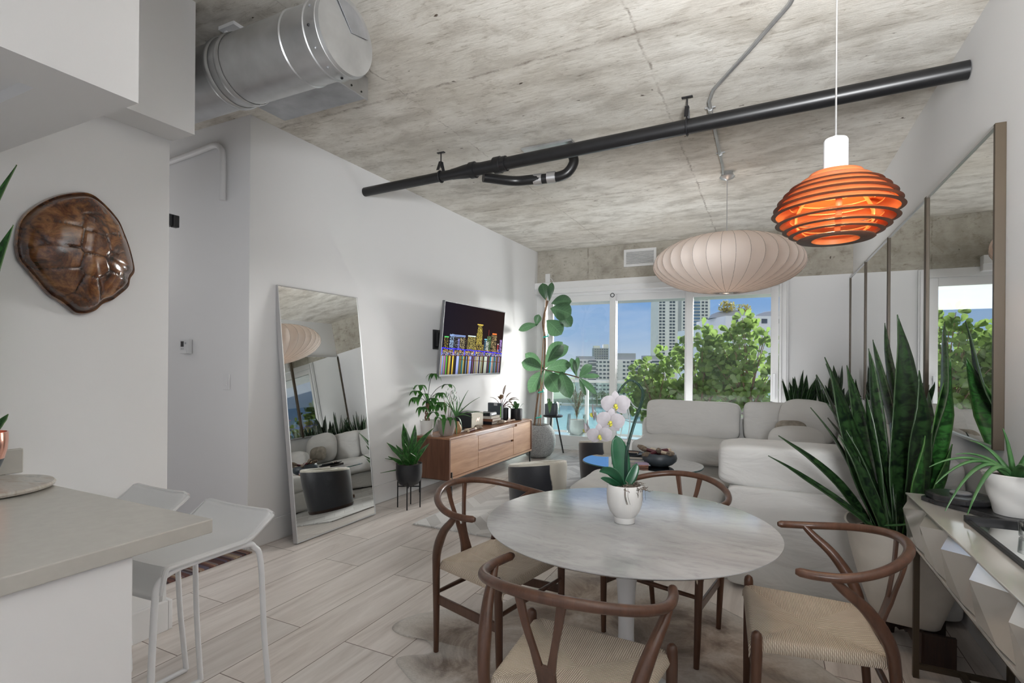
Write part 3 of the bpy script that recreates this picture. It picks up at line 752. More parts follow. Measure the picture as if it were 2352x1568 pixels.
# ---------------------------------------------------------------- duct
t = thing('ventilation_duct', 'round galvanised metal duct with capped end under the concrete ceiling', 'duct', (0, 1.867, 2.90))
b = MB(); R = 0.165
b.lathe([(R, -4.2), (R, -2.55)], seg=48, axis='x'); b.build('duct_body', M['galv'], t)
b = MB(); b.lathe([(R + .004, -2.56), (R + .004, -2.05), (R + .009, -2.045), (R + .009, -2.035), (R + .004, -2.03), (R + .004, -1.86)], seg=48, axis='x'); b.build('duct_section', M['galv'], t)
b = MB(); b.lathe([(R + .006, -2.585), (R + .013, -2.575), (R + .013, -2.555), (R + .006, -2.545)], seg=48, axis='x'); b.build('seam_band', M['galv'], t)
b = MB(); b.lathe([(R + .006, -2.30 - .2), (R + .011, -2.49), (R + .011, -2.47), (R + .006, -2.46)], seg=48, axis='x'); b.build('seam_band', M['galv'], t)
b = MB(); b.lathe([(R + .004, -1.895), (R + .013, -1.892), (R + .013, -1.880), (R + .008, -1.876), (R + .008, -1.82), (R + .018, -1.815), (R + .018, -1.80), (R + .012, -1.795)], seg=48, axis='x'); b.build('end_collar', M['galv'], t)
b = MB(); b.lathe([(R + .016, -1.80), (R + .010, -1.782), (R - .02, -1.785), (0.0, -1.755)], seg=48, axis='x'); b.build('end_cap', M['galv'], t)
b = MB(); a0 = 0.35
pts = [(-1.752, 0, 0)] + [(-1.779, (R - .015) * math.cos(a), (R - .015) * math.sin(a)) for a in [a0 + i * 0.14 for i in range(13)]]
ids = [b.vert(p) for p in pts]
for i in range(1, len(ids) - 1): b.face((ids[0], ids[i], ids[i + 1]))
b.build('cap_fold', M['galvdull'], t, False, solid=0.002)
for k in range(12):
    a = 2 * PI * k / 12 + 0.2
    b = MB(); x = -1.845; b.lathe([(0.0065, 0), (0.0065, 0.004), (0.003, 0.007), (0, 0.007)], seg=8, axis='x')
    o = b.build('rivet', M['blackmetal'] if k % 3 == 0 else M['galvdull'], t, loc=(x, (R + .008) * math.cos(a), (R + .008) * math.sin(a))); o.rotation_euler = (a, -PI / 2, 0) if False else (a, 0, 0)
    o.rotation_euler = Vector((0, math.cos(a), math.sin(a))).to_track_quat('X', 'Z').to_euler()
b = MB(); b.box(-2.9, -2.30, 2.10 - 1.867, 2.60 - 1.867, 0.13, 0.252); b.box(-2.9, -2.302, 2.10 - 1.867, 2.60 - 1.867, 0.10, 0.13)
t2 = thing('duct_box', 'flat galvanised sheet metal box on ceiling behind the round duct', 'duct box', (0, 0, 0))
b = MB(); b.box(-3.0, -2.28, 2.12, 2.56, 3.02, ZC - 0.001); b.build('box_body', M['galvdull'], t2, False, 0.003)
b = MB(); b.box(-2.285, -2.275, 2.11, 2.57, 3.015, ZC - 0.001); b.build('flange', M['galv'], t2, False)
for k in range(5):
    b = MB(); b.lathe([(0.006, 0), (0.006, 0.003), (0, 0.005)], (-2.275, 2.17 + 0.085 * k, 3.04), 8, 'x'); b.build('rivet', M['blackmetal'], t2)
t = thing('ceiling_strap', 'white metal bracket hanging the duct beside the bulkhead', 'bracket', (-2.60, 1.86, 3.12))
b = MB(); b.box(-0.05, 0.07, -0.03, 0.03, 0.015, 0.034); b.build('plate', M['trim'], t, False)
b = MB(); b.box(-0.03, -0.015, -0.01, 0.01, -0.15, 0.015); b.build('strap', M['trim'], t, False)

# ---------------------------------------------------------------- black drain pipe across the ceiling
pa, pb = Vector((-3.388, 3.796, 2.945)), Vector((0.954, 3.60, 2.96))
def pp(t_): return pa.lerp(pb, t_)
t = thing('drain_pipe', 'long black cast iron pipe crossing the room below the ceiling', 'pipe')
def ax(x): return pp((x - pa.x) / (pb.x - pa.x))
b = MB(); b.tube([ax(-3.388), ax(-2.37)], 0.041, 20); b.tube([ax(-2.0), ax(0.953)], 0.049, 20); b.build('pipe_run', M['blackpipe'], t)
b = MB(); b.tube([ax(-2.40), ax(-2.36), ax(-2.27), ax(-2.22), ax(-2.215), ax(-2.17), ax(-2.165), ax(-2.12), ax(-1.99)], [0.044, 0.046, 0.056, 0.058, 0.066, 0.066, 0.056, 0.050, 0.050], 20)
b.tube([ax(-1.99), ax(-1.985), ax(-1.93), ax(-1.925), ax(-1.88), ax(-1.875)], [0.052, 0.066, 0.066, 0.060, 0.060, 0.051], 20); b.build('pipe_coupling', M['blackpipe'], t)
# clamps
def clamp(x, r, zt):
    c = ax(x)
    k = thing('pipe_hanger', '', 'pipe hanger', c)
    b = MB()
    b.tube([(0, r * math.cos(a), r * math.sin(a)) for a in [i * 2 * PI / 20 for i in range(20)]], (0.016) and 0.006, 8, closed=True)
    for s_ in (-1, 1): b.obox((0, s_ * 0.03, r + 0.035), (0.013, 0, 0), (0, 0.003, 0.0), (0, -s_ * 0.018, 0.04))
    b.obox((0, 0, r + 0.075), (0.013, 0, 0), (0, 0.016, 0), (0, 0, 0.004))
    b.build('strap_ring', M['blackmetal'], k)
    b = MB(); b.cyl((0, 0, r + 0.03), (0, 0, zt - c.z - 0.006), 0.005, 8); b.build('rod', M['blackmetal'], k)
    b = MB(); b.box(-0.035, 0.035, -0.012, 0.012, zt - c.z - 0.006, zt - c.z); b.build('plate', M['blackmetal'], k, False)
    return k
clamp(-2.52, 0.047, ZC)['label'] = 'black pipe hanger nearer the long white wall'
k = clamp(-0.50, 0.055, ZC); k['label'] = 'black pipe hanger beside the ceiling conduit'
# trap behind the pipe
t = thing('pipe_trap', 'black curved pipe trap with steel clamp bands behind the long pipe', 'pipe trap')
b = MB(); b.tube(catmull([(-2.13, 3.80, 2.90), (-1.95, 3.98, 2.90), (-1.80, 4.02, 2.90), (-1.62, 4.05, 2.90), (-1.50, 4.06, 2.92), (-1.44, 4.07, 3.0), (-1.45, 4.07, 3.08), (-1.45, 4.07, ZC - 0.001)], 6), 0.04, 16); b.build('trap_tube', M['blackpipe'], t)
for x in (-1.74, -1.62):
    b = MB(); b.tube([(x - 0.035, 4.035, 2.90), (x + 0.035, 4.045, 2.90)], 0.048, 18); b.build('clamp_band', M['silver'], t)
b = MB(); b.box(-1.86, -1.42, 3.96, 4.13, 3.138, 3.154); b.build('ceiling_plate', M['galv'], t, False)

# conduit
t = thing('ceiling_conduit', 'thin galvanised conduit running along ceiling to the saucer pendant', 'conduit')
pts = [(0.30, 2.2, 3.135), (0.08, 2.90, 3.135), (-0.12, 3.25, 3.135), (-0.33, 3.60, 3.135), (-0.37, 3.75, 3.135), (-0.375, 4.2, 3.135), (-0.38, 5.05, 3.135), (-0.385, 5.19, 3.12)]
b = MB(); b.tube(pts, 0.0115, 10); b.build('conduit_tube', M['galv'], t)
for y in (3.88, 4.75):
    b = MB(); b.tube([(-0.375, y - 0.02, 3.135), (-0.375, y + 0.02, 3.135)], 0.017, 10); b.box(-0.41, -0.34, y - 0.008, y + 0.008, 3.145, 3.154); b.build('coupling', M['galv'], t)

# ---------------------------------------------------------------- saucer pendant
def pend(r, z, n=40):
    pass
LC = Vector((-0.357, 5.27, 2.295))
t = thing('saucer_pendant', 'large white ribbed saucer pendant lamp near the sliding doors', 'pendant lamp', LC)
RR, HU, HD = 0.66, 0.27, 0.265
NR = 36
prof = []
for i in range(41):
    u = i / 40
    a = -PI / 2 + PI * u
    ca = max(0.0, math.cos(a)); sa = math.sin(a)
    r = RR * (ca ** (0.92 if sa > 0 else 1.02)); z = (HU if sa > 0 else HD) * math.copysign(abs(sa) ** 1.0, sa)
    prof.append((max(r, 0.055), z))
b = MB()
idx = []
SEG = NR * 4
for j, (r, z) in enumerate(prof):
    row = []
    for k in range(SEG):
        a = 2 * PI * k / SEG; ph = (k % 4) / 4
        f = 1 - 0.022 * math.sin(PI * ph) * min(1, (r / RR) * 1.5)
        row.append(b.vert((r * f * math.cos(a), r * f * math.sin(a), z), (k / SEG, j / 40)))
    idx.append(row)
for j in range(40):
    for k in range(SEG): b.face((idx[j][k], idx[j][(k + 1) % SEG], idx[j + 1][(k + 1) % SEG], idx[j + 1][k]))
b.build('shade', M['shade'], t, auto=30)
M['ribwire'] = simple('grey_rib_wire', (0.30, 0.27, 0.25), 0.6)
b = MB()
for k in range(NR):
    a = 2 * PI * k / NR
    b.tube([((r + 0.001) * math.cos(a), (r + 0.001) * math.sin(a), z) for r, z in prof[::2]], 0.0016, 4)
b.build('rib_wires', M['ribwire'], t)
b = MB(); b.tube([(0.056 * math.cos(i * PI / 12), 0.056 * math.sin(i * PI / 12), -HD) for i in range(24)], 0.006, 6, closed=True); b.build('rim_ring', M['silver'], t)
b = MB(); b.cyl((0, 0, HU - 0.01), (0, 0, 3.09 - LC.z), 0.0045, 8); b.build('cord', M['silver'], t)
b = MB(); b.lathe([(0.005, 3.075 - LC.z), (0.055, 3.095 - LC.z), (0.068, 3.11 - LC.z), (0.055, 3.125 - LC.z), (0.045, ZC - 0.001 - LC.z)], seg=24); b.build('canopy', M['galv'], t)
b = MB(); b.lathe([(0, -0.045), (0.03, -0.035), (0.04, 0), (0.028, 0.03), (0.015, 0.06), (0, 0.06)], seg=16); b.build('light_bulb', M['bulb'], t)
point('saucer_bulb', LC + Vector((0, 0, -0.0)), 3.4, (1.0, 0.76, 0.60), 0.06)

# ---------------------------------------------------------------- wooden ring pendant
LW = Vector((0.222, 2.31, 1.962))
t = thing('wood_ring_pendant', 'glowing orange wood-veneer ring pendant with white cylinder cap', 'pendant lamp', LW)
rings = [(r_ * .87, z_, w_ * .87) for r_, z_, w_ in [(.135, .108, .07), (.178, .085, .09), (.203, .063, .09), (.226, .038, .085), (.242, .012, .08), (.250, -.012, .075), (.234, -.048, .06), (.205, -.075, .055), (.180, -.093, .052), (.148, -.113, .058)]]
for r, z, wd in rings:
    ri = r - wd; up = 0.012 if z > -0.1 else 0.0
    slope = 0.034 if z > -.03 else 0.018
    if z < -0.1: slope = 0.0
    if z < -0.1:
        b = MB(); b.lathe([(r - 0.004, z - .003), (r, z), (r - 0.004, z + .003), (ri, z + .003), (ri, z - .003)], seg=64, closed=True); b.build('ring', M['veneer'], t)
        b = MB(); b.lathe([(ri + 0.001, z - .004), (ri - .004, z + .012), (ri - .006, z + .012), (ri - .001, z - .004)], seg=64, closed=True); b.build('ring_band', M['veneer_in'], t)
        continue
    b = MB(); b.lathe([(r - 0.016, z - .0035), (r, z), (r - 0.016, z + .0045)], seg=64, closed=True); b.build('ring_edge', M['veneer'], t)
    b = MB(); b.lathe([(r - 0.014, z - .002), (r - .014, z + .003), ((r + ri) / 2, z + slope * 0.75), (ri, z + slope), (ri, z + slope - .004), ((r + ri) / 2, z + slope * 0.75 - .004)], seg=64, closed=True); b.build('ring', M['veneer_in'], t)
for k in range(3):
    a = 0.5 + k * 2 * PI / 3
    b = MB(); P_ = []
    for r, z, wd in rings: P_.append(((r - wd - 0.004 if z > -.1 else r - wd) * math.cos(a), (r - wd - 0.004) * math.sin(a), z + 0.01))
    b.tube(P_, [(0.010, 0.003)] * len(P_), 8); b.build('strut', M['veneer_in'], t)
b = MB(); b.lathe([(0.0, 0.125), (0.041, 0.125), (0.041, 0.255), (0.037, 0.262), (0.0, 0.262)], seg=32); b.build('lamp_cap', M['whitemetal'], t)
b = MB(); b.lathe([(0.0, 0.262), (0.011, 0.262), (0.009, 0.275), (0, 0.277)], seg=12); b.build('cord_grip', M['silver'], t)
b = MB(); b.cyl((0, 0, 0.27), (0, 0, ZC - LW.z), 0.0032, 8); b.build('cord', M['silver'], t)
b = MB(); b.lathe([(0, 0.075), (0.018, 0.08), (0.024, 0.095), (0.018, 0.11), (0.012, 0.124), (0, 0.124)], seg=16); b.build('light_bulb', M['bulb'], t)
point('ring_pendant_bulb', LW + Vector((0, 0, 0.055)), 5, (1.0, 0.60, 0.30), 0.03)

# ---------------------------------------------------------------- turtle shell on the kitchen wall
t = thing('turtle_shell', 'glossy brown turtle shell hung on the white kitchen wall', 'turtle shell', (-2.757, 1.243, 1.856)); t.scale = (1, .965, 1.08)
out = [(-.225, -.02), (-.215, .06), (-.185, .115), (-.13, .17), (-.06, .215), (.03, .245), (.09, .225), (.16, .165), (.19, .11), (.215, .05), (.235, -.02), (.238, -.06), (.22, -.09), (.21, -.13), (.17, -.17), (.14, -.195), (.10, -.215), (.07, -.245), (.03, -.262), (-.01, -.262), (-.04, -.24), (-.075, -.215), (-.11, -.195), (-.15, -.15), (-.185, -.11), (-.215, -.07)]
N = 120
pc = catmull([(y, z, 0) for y, z in out] + [(out[0][0], out[0][1], 0)], 5)[:-1]
spine = [(0.03, .20), (0.05, .10), (0.03, 0.0), (0.035, -.10), (0.01, -.2)]
cells = [(0.025, .185), (0.04, .105), (0.03, .02), (0.03, -.07), (0.01, -.16), (-.12, .13), (-.13, .04), (-.13, -.05), (-.09, -.14), (.13, .12), (.15, .04), (.15, -.04), (.11, -.13), (-.02, -.23), (-.2, 0.02)]
def crack(y, z):
    d = sorted([(y - a) ** 2 * (0.5 if abs(a) > 0.08 else 1.3) + (z - c_) ** 2 * 1.3 for a, c_ in cells])
    return math.exp(-((math.sqrt(d[1]) - math.sqrt(d[0])) / 0.006) ** 2)
b = MB(); nr = 44; rows = []
for j in range(nr + 1):
    q = j / nr; row = []
    for p in pc:
        y, z = p.x * q, p.y * q
        h = 0.115 * (1 - q ** 2.4) ** 0.75 + 0.012
        h += 0.012 * math.exp(-((y - 0.03 * q) / 0.03) ** 2) * (1 - q)
        ck = crack(y, z) if q < 0.93 else 0
        if 0.90 < q < 0.955: h -= 0.006; ck = max(ck, 0.6)
        if q >= 0.955: h += 0.008 * (1 - (q - 0.955) / 0.045)
        h -= 0.0055 * ck
        row.append(b.vert((h, y, z), (q, min(1, ck * 0.9 + max(0, q - 0.7) * 0.6))))
        if j == 0: break
    rows.append(row)
n = len(pc)
for k in range(n): b.face((rows[0][0], rows[1][k], rows[1][(k + 1) % n]))
for j in range(1, nr):
    for k in range(n): b.face((rows[j][k], rows[j + 1][k], rows[j + 1][(k + 1) % n], rows[j][(k + 1) % n]))
base = [b.vert((0.001, p.x * 0.97, p.y * 0.97), (1, 1)) for p in pc]
for k in range(n): b.face((rows[-1][k], base[k], base[(k + 1) % n], rows[-1][(k + 1) % n]))
b.build('shell', M['shell'], t, auto=60)

# ---------------------------------------------------------------- small wall devices
t = thing('thermostat', 'small white thermostat with grey screen on the hallway wall', 'thermostat', (-4.09, 2.59, 1.475))
MB().box(-0.055, 0.055, -0.03, 0, -0.055, 0.055).build('body', M['whiteplastic'], t, False, 0.004)
MB().box(-0.04, -0.005, -0.0315, -0.03, 0.0, 0.042).build('screen', M['screenoff'], t, False)
b = MB(); b.box(-0.035, -0.028, -0.033, -0.03, -0.02, -0.014); b.box(-0.015, -0.008, -0.033, -0.03, -0.02, -0.014); b.box(0.012, 0.024, -0.033, -0.03, 0.02, 0.034); b.build('button', M['galvdull'], t, False)
MB().box(-0.05, 0.03, -0.032, -0.03, -0.052, -0.028).build('flap', M['trim'], t, False)
t = thing('light_switch', 'white wall switch on the hallway wall near its corner', 'light switch', (-3.626, 2.59, 1.21))
MB().box(-0.036, 0.036, -0.006, 0, -0.058, 0.058).build('plate', M['trim'], t, False, 0.002)
MB().box(-0.012, 0.012, -0.011, -0.006, -0.028, 0.028).build('toggle', M['trim'], t, False, 0.002)
t = thing('door_chime', 'small black sensor box on the end of the kitchen wall', 'sensor', (-2.80, 1.646, 2.10))
MB().box(-0.04, 0.03, 0, 0.006, -0.09, 0.10).build('back_plate', M['trim'], t, False, 0.002)
MB().box(-0.028, 0.018, 0.006, 0.045, -0.03, 0.03).build('body', M['blackplastic'], t, False, 0.004)
MB().box(0.0, 0.03, 0.03, 0.06, -0.036, 0.026).build('bracket', M['blackmetal'], t, False, 0.003)
t = tag(MB().box(-5.6, -3.30, 1.93, 2.565, 0.0, 0.010).build('hall_runner', M['stripes'], smooth=False, bevel=0.003), 'dark red and brown striped woven runner in the hallway', 'rug')

t = tag(MB().tube(catmull([(-4.6, 2.565, 2.93), (-3.95, 2.565, 2.97), (-3.76, 2.565, 2.985), (-3.68, 2.565, 2.95), (-3.655, 2.565, 2.86), (-3.655, 2.565, 2.56)], 6), .022, 12).build('wall_conduit', M['trim']), 'white painted conduit bending down the hallway wall under the duct', 'conduit')
# ---------------------------------------------------------------- kitchen peninsula
t = thing('kitchen_peninsula', 'white kitchen peninsula cabinet below the pale counter', 'cabinet', (0, 0, 0))
MB().box(-2.756, -1.483, -0.8, 0.80, 0.0, 0.868).build('cabinet_body', M['wall'], t, False, 0.004)
b = MB(); b.box(-2.757, -1.465, -0.8, 1.006, 0.870, 0.911)
tag(b.build('countertop', M['quartz'], smooth=False, bevel=0.003), 'pale beige quartz countertop with square corner', 'countertop')
tag(MB().box(-2.757, -2.737, -0.8, 1.06, 0.9115, 1.01).build('backsplash', M['quartz'], smooth=False, bevel=0.004), 'low pale quartz upstand along the kitchen wall', 'backsplash')
b = MB(); b.lathe([(0, 0), (0.18, 0), (0.197, 0.006), (0.2, 0.013), (0.194, 0.02), (0, 0.022)], seg=64)
tag(b.build('serving_board', M['marble_plate'], loc=(-2.46, 0.835, 0.912)), 'round marble serving board on the pale counter', 'serving board')

# ---------------------------------------------------------------- bar stools
def bar_stool():
    t = thing('bar_stool', 'white moulded bar stool nearest the counter end, its front seat edge under the counter', 'bar stool', (-1.955, 1.215, 0), 0, 'white bar stools')
    W = 0.205
    def sf(u, v):   # u across X, v front(-Y) to back
        y = -0.235 + 0.47 * v
        z = 0.70
        if v < 0.14: z -= 0.10 * ((0.14 - v) / 0.14) ** 1.6; y += 0.045 * ((0.14 - v) / 0.14)
        if v > 0.72: z += 0.085 * ((v - 0.72) / 0.28) ** 1.7
        x = -W + 2 * W * u
        z -= 0.008 * (1 - (2 * u - 1) ** 2)
        k = max(0, abs(2 * u - 1) - 0.85) / 0.15
        if v > 0.9: z -= 0.012 * k ** 2 * (v - 0.9) / 0.1
        return (x, y, z)
    MB().grid(sf, 24, 36).build('seat', M['whiteplastic'], t, solid=0.012, bevel=0)
    b = MB()
    for sx in (-1, 1): b.tube([(sf(0.5 + sx * 0.5, v)[0], sf(0.5 + sx * 0.5, v)[1], sf(0.5 + sx * 0.5, v)[2] - 0.002) for v in [0.02 + 0.98 * i / 30 for i in range(31)]], 0.009, 8)
    b.tube([(sf(u, 1)[0], sf(u, 1)[1], sf(u, 1)[2] - .001) for u in [i / 12 for i in range(13)]], 0.009, 8)
    b.build('seat_rim', M['whiteplastic'], t)
    r = 0.0105
    for sx in (-1, 1):
        x0 = sx * 0.195
        b = MB(); b.tube(catmull([(x0, -0.05, 0.686), (x0, -0.14, 0.682), (x0 * 1.0, -0.19, 0.655), (x0 * 1.03, -0.205, 0.58), (x0 * 1.06, -0.22, 0.30), (x0 * 1.1, -0.235, 0.011)], 7), r, 12); b.build('leg', M['whitemetal'], t)
        b = MB(); b.tube(catmull([(x0, -0.05, 0.686), (x0, 0.12, 0.684), (x0, 0.16, 0.665), (x0 * 1.03, 0.185, 0.60), (x0 * 1.06, 0.20, 0.30), (x0 * 1.1, 0.225, 0.011)], 7), r, 12); b.build('leg', M['whitemetal'], t)
    x1 = 0.21
    b = MB(); b.tube(catmull([(-x1, -0.222, 0.225), (x1, -0.222, 0.225)], 4), r, 12); b.build('footrest', M['whitemetal'], t)
    b = MB(); b.tube(catmull([(-x1 * .95, -0.15, 0.684), (-x1 * .95, -0.10, 0.62), (-x1 * .99, -0.06, 0.25), (-x1, -0.07, 0.19), (-x1, -0.14, 0.175), (-x1 * 1.0, -0.225, 0.20)], 6), r * .9, 12); b.build('side_brace', M['whitemetal'], t)
    b = MB()
    for sx in (-1, 1): b.tube([(sx * 0.2145, -0.235, 0.0105), (sx * 0.2145, 0.225, 0.0105)], r, 12)
    b.build('floor_runner', M['whitemetal'], t)
    return t
s1 = bar_stool()
s2 = copy_tree(s1); s2.location = (-2.515, 1.235, 0); s2['label'] = 'white moulded bar stool against the kitchen wall, farther from the counter end'

# ---------------------------------------------------------------- dining table
def plank(b, pts, wv, hw, th):
    pts = [Vector(p) for p in pts]; n = len(pts); rows = []
    for i, p in enumerate(pts):
        t = (pts[min(i + 1, n - 1)] - pts[max(i - 1, 0)]).normalized()
        w = Vector(wv); w = (w - t * w.dot(t)).normalized(); nn = w.cross(t)
        h = hw[i] if isinstance(hw, (list, tuple)) else hw
        rows.append([b.vert(p + w * h + nn * th / 2), b.vert(p - w * h + nn * th / 2), b.vert(p - w * h - nn * th / 2), b.vert(p + w * h - nn * th / 2)])
    for A, B in zip(rows, rows[1:]):
        for k in range(4): b.face((A[k], A[(k + 1) % 4], B[(k + 1) % 4], B[k]))
    b.face(rows[0][::-1]); b.face(rows[-1])
    return b
TC = (-0.508, 2.108)
t = thing('dining_table', 'round grey marble pedestal dining table', 'table', (TC[0], TC[1], 0.009))
b = MB(); b.lathe([(0, 0.712), (0.52, 0.712), (0.548, 0.719), (0.563, 0.728), (0.563, 0.7305), (0.558, 0.731), (0, 0.731)], seg=128); b.build('tabletop', M['marble'], t, auto=25)
b = MB(); b.lathe([(0, 0), (0.25, 0), (0.25, 0.006), (0.22, 0.014), (0.14, 0.03), (0.08, 0.06), (0.05, 0.11), (0.036, 0.18), (0.031, 0.28), (0.032, 0.38), (0.038, 0.48), (0.052, 0.58), (0.075, 0.655), (0.11, 0.70), (0.14, 0.711), (0, 0.711)], seg=48); b.build('pedestal', M['whitemetal'], t)

# ---------------------------------------------------------------- wishbone chairs
def wishbone():
    t = thing('dining_chair', '', 'chair', (0, 0, 0), 0, 'dining chairs around the round table')
    half = [(.075, .272, .699), (.03, .283, .699), (-.04, .286, .703), (-.11, .268, .714), (-.18, .225, .730), (-.235, .160, .745), (-.27, .085, .755), (-.282, 0, .758)]
    path = catmull(half + [(x, -y, z) for x, y, z in reversed(half[:-1])], 5)
    n = len(path); rad = []
    for i in range(n):
        s = abs(i / (n - 1) * 2 - 1); rad.append((lerp(.0175, .0145, s), lerp(.0155, .0145, s)))
    path = [path[0] + Vector((.012, -.003, 0))] + path + [path[-1] + Vector((.012, .003, 0))]; rad = [(.009, .009)] + rad + [(.009, .009)]
    b = MB(); b.tube(path, rad, 14); b.build('backrest', M['walnut'], t, auto=50)
    for s in (1, -1):
        b = MB(); P_ = catmull([(-.225, s * .182, 0), (-.212, s * .195, .2), (-.200, s * .210, .40), (-.178, s * .226, .50), (-.115, s * .253, .60), (-.045, s * .275, .665), (-.01, s * .283, .70)], 5)
        m = len(P_); b.tube(P_, [lerp(.0125, .0215, min(1, i / m / .55)) if i / m < .55 else lerp(.0215, .0105, (i / m - .55) / .45) for i in range(m)], 14); b.build('leg', M['walnut'], t, auto=50)
        b = MB(); b.tube([(.205, s * .240, 0), (.203, s * .243, .10), (.200, s * .246, .30), (.198, s * .248, .40), (.198, s * .248, .455), (.198, s * .248, .468), (.198, s * .248, .476)], [.0125, .0145, .0175, .0185, .018, .015, .006], 14); b.build('leg', M['walnut'], t, auto=50)
        b = MB(); plank(b, [(-.213, s * .192, .255), (.202, s * .243, .262)], (0, 0, 1), .021, .013); b.build('side_stretcher', M['walnut'], t, False, .003)
    b = MB(); b.tube([(-.214, -.192, .285), (-.214, 0, .285), (-.214, .192, .285)], [.009, .0115, .009], 10); b.build('rear_stretcher', M['walnut'], t)
    b = MB(); b.tube([(.202, -.245, .315), (.202, 0, .315), (.202, .245, .315)], [.009, .0115, .009], 10); b.build('front_stretcher', M['walnut'], t)
    # Y splat
    b = MB()
    plank(b, catmull([(-.197, 0, .405), (-.205, 0, .45), (-.220, 0, .50), (-.238, 0, .555)], 4), (0, 1, 0), [.040, .039, .037, .035, .033, .031, .029, .028, .028, .028, .029, .030, .031], .011)
    for s in (1, -1):
        plank(b, catmull([(-.234, s * .017, .540), (-.247, s * .030, .60), (-.262, s * .047, .67), (-.272, s * .062, .748)], 5), (0, 1, 0), [.0125, .0125, .012, .0115, .011, .0105, .0105, .0105, .0105, .0105, .011, .0115, .012, .0125, .013, .013], .010)
    b.build('splat', M['walnut'], t, True, .002, auto=50)
    # seat
    def sf(u, v):
        x = lerp(-.195, .222, u); wy = lerp(.205, .25, u); s = 2 * v - 1; y = s * wy
        z = .448
        r = 2 * u - 1
        d = max(abs(r), abs(s)); z -= .022 * (1 - d ** 2)
        z -= .007 * math.exp(-(abs(abs(r) - abs(s)) / .06) ** 2) * d
        z -= .006 * math.exp(-((abs(s) - .12) / .035) ** 2) * (1 if abs(r) < .9 else 0) * (1 - d)
        for q in (r, s):
            k = max(0, abs(q) - .90) / .10
            z -= .030 * (1 - math.sqrt(max(0, 1 - k * k)))
        return (x, y, z)
    b = MB(); b.grid(sf, 44, 44)
    nn = 45; idx = lambda i, j: i * nn + j
    ring = [idx(i, 0) for i in range(nn)] + [idx(nn - 1, j) for j in range(1, nn)] + [idx(i, nn - 1) for i in range(nn - 2, -1, -1)] + [idx(0, j) for j in range(nn - 2, 0, -1)]
    low = [b.vert((b.v[i][0] * .985, b.v[i][1] * .975, .404), b.uv[i]) for i in ring]
    for k in range(len(ring)): b.face((ring[k], low[k], low[(k + 1) % len(ring)], ring[(k + 1) % len(ring)]))
    b.face(low)
    b.build('seat', M['cord'], t, auto=60)
    return t
GZ = 0.010
c0 = wishbone()
chairs = [((-1.146, 2.215), -11, 'walnut wishbone chair with cord seat left of the table, back toward the floor mirror'),
          ((-.525, 1.545), 88, 'walnut wishbone chair with cord seat nearest the camera, back toward it'),
          ((.148, 2.205), 184.6, 'walnut wishbone chair with cord seat on the right, beside the big snake plant pot'),
          ((-.459, 2.748), 254.6, 'walnut wishbone chair with cord seat on the far side of the table')]
for i, ((x, y), a, lab) in enumerate(chairs):
    o = c0 if i == 0 else copy_tree(c0)
    o.location = (x, y, GZ); o.rotation_euler = (0, 0, math.radians(a)); o['label'] = lab

# ---------------------------------------------------------------- rugs
outl = [(-1.70, 2.36), (-1.745, 2.25), (-1.73, 2.165), (-1.63, 2.134), (-1.52, 2.15), (-1.44, 2.11), (-1.43, 2.056), (-1.52, 1.985), (-1.525, 1.94), (-1.43, 1.88), (-1.30, 1.80), (-1.22, 1.65), (-1.26, 1.50), (-1.32, 1.34), (-1.22, 1.24), (-1.02, 1.32), (-.8, 1.34), (-.5, 1.28), (-.2, 1.36), (.0, 1.34), (.14, 1.22), (.26, 1.26), (.22, 1.45), (.13, 1.66), (.14, 1.9), (.27, 2.15), (.52, 2.40), (.60, 2.52), (.50, 2.60), (.31, 2.68), (.17, 2.84), (.0, 3.02), (-.17, 3.14), (-.33, 3.25), (-.55, 3.28), (-.78, 3.28), (-.95, 3.36), (-1.12, 3.38), (-1.25, 3.24), (-1.24, 3.08), (-1.30, 2.92), (-1.34, 2.72), (-1.42, 2.56), (-1.56, 2.50)]
pc = catmull([(x, y, 0) for x, y in outl] + [(outl[0][0], outl[0][1], 0)], 5)[:-1]
cxr, cyr = -.52, 2.25
b = MB(); rows = []
for j, q in enumerate([0, .15, .3, .45, .6, .7, .8, .88, .94, .98, 1.0]):
    row = []
    for k, p in enumerate(pc):
        x, y = lerp(cxr, p.x, q), lerp(cyr, p.y, q)
        z = 0.0075 + (0.001 * noise.noise((x * 4, y * 4, 0))) - (0.004 if q == 1.0 else 0)
        row.append(b.vert((x, y, z), (q, k / len(pc))))
        if q == 0: break
    rows.append(row)
n = len(pc)
for k in range(n): b.face((rows[0][0], rows[1][k], rows[1][(k + 1) % n]))
for A, B in zip(rows[1:], rows[2:]):
    for k in range(n): b.face((A[k], B[k], B[(k + 1) % n], A[(k + 1) % n]))
bt = [b.vert((p.x, p.y, 0.0005), (1, 0)) for p in pc]
for k in range(n): b.face((rows[-1][k], bt[k], bt[(k + 1) % n], rows[-1][(k + 1) % n]))
tag(b.build('cowhide_rug', M['hiderug'], auto=0), 'brown and grey mottled cowhide rug under the dining table', 'rug')
tag(MB().box(-2.68, 0.10, 3.62, 7.25, 0.0, 0.012).build('herringbone_rug', M['patchrug'], smooth=False, bevel=0.003), 'pale grey herringbone hide rug under the sofa and coffee table', 'rug')

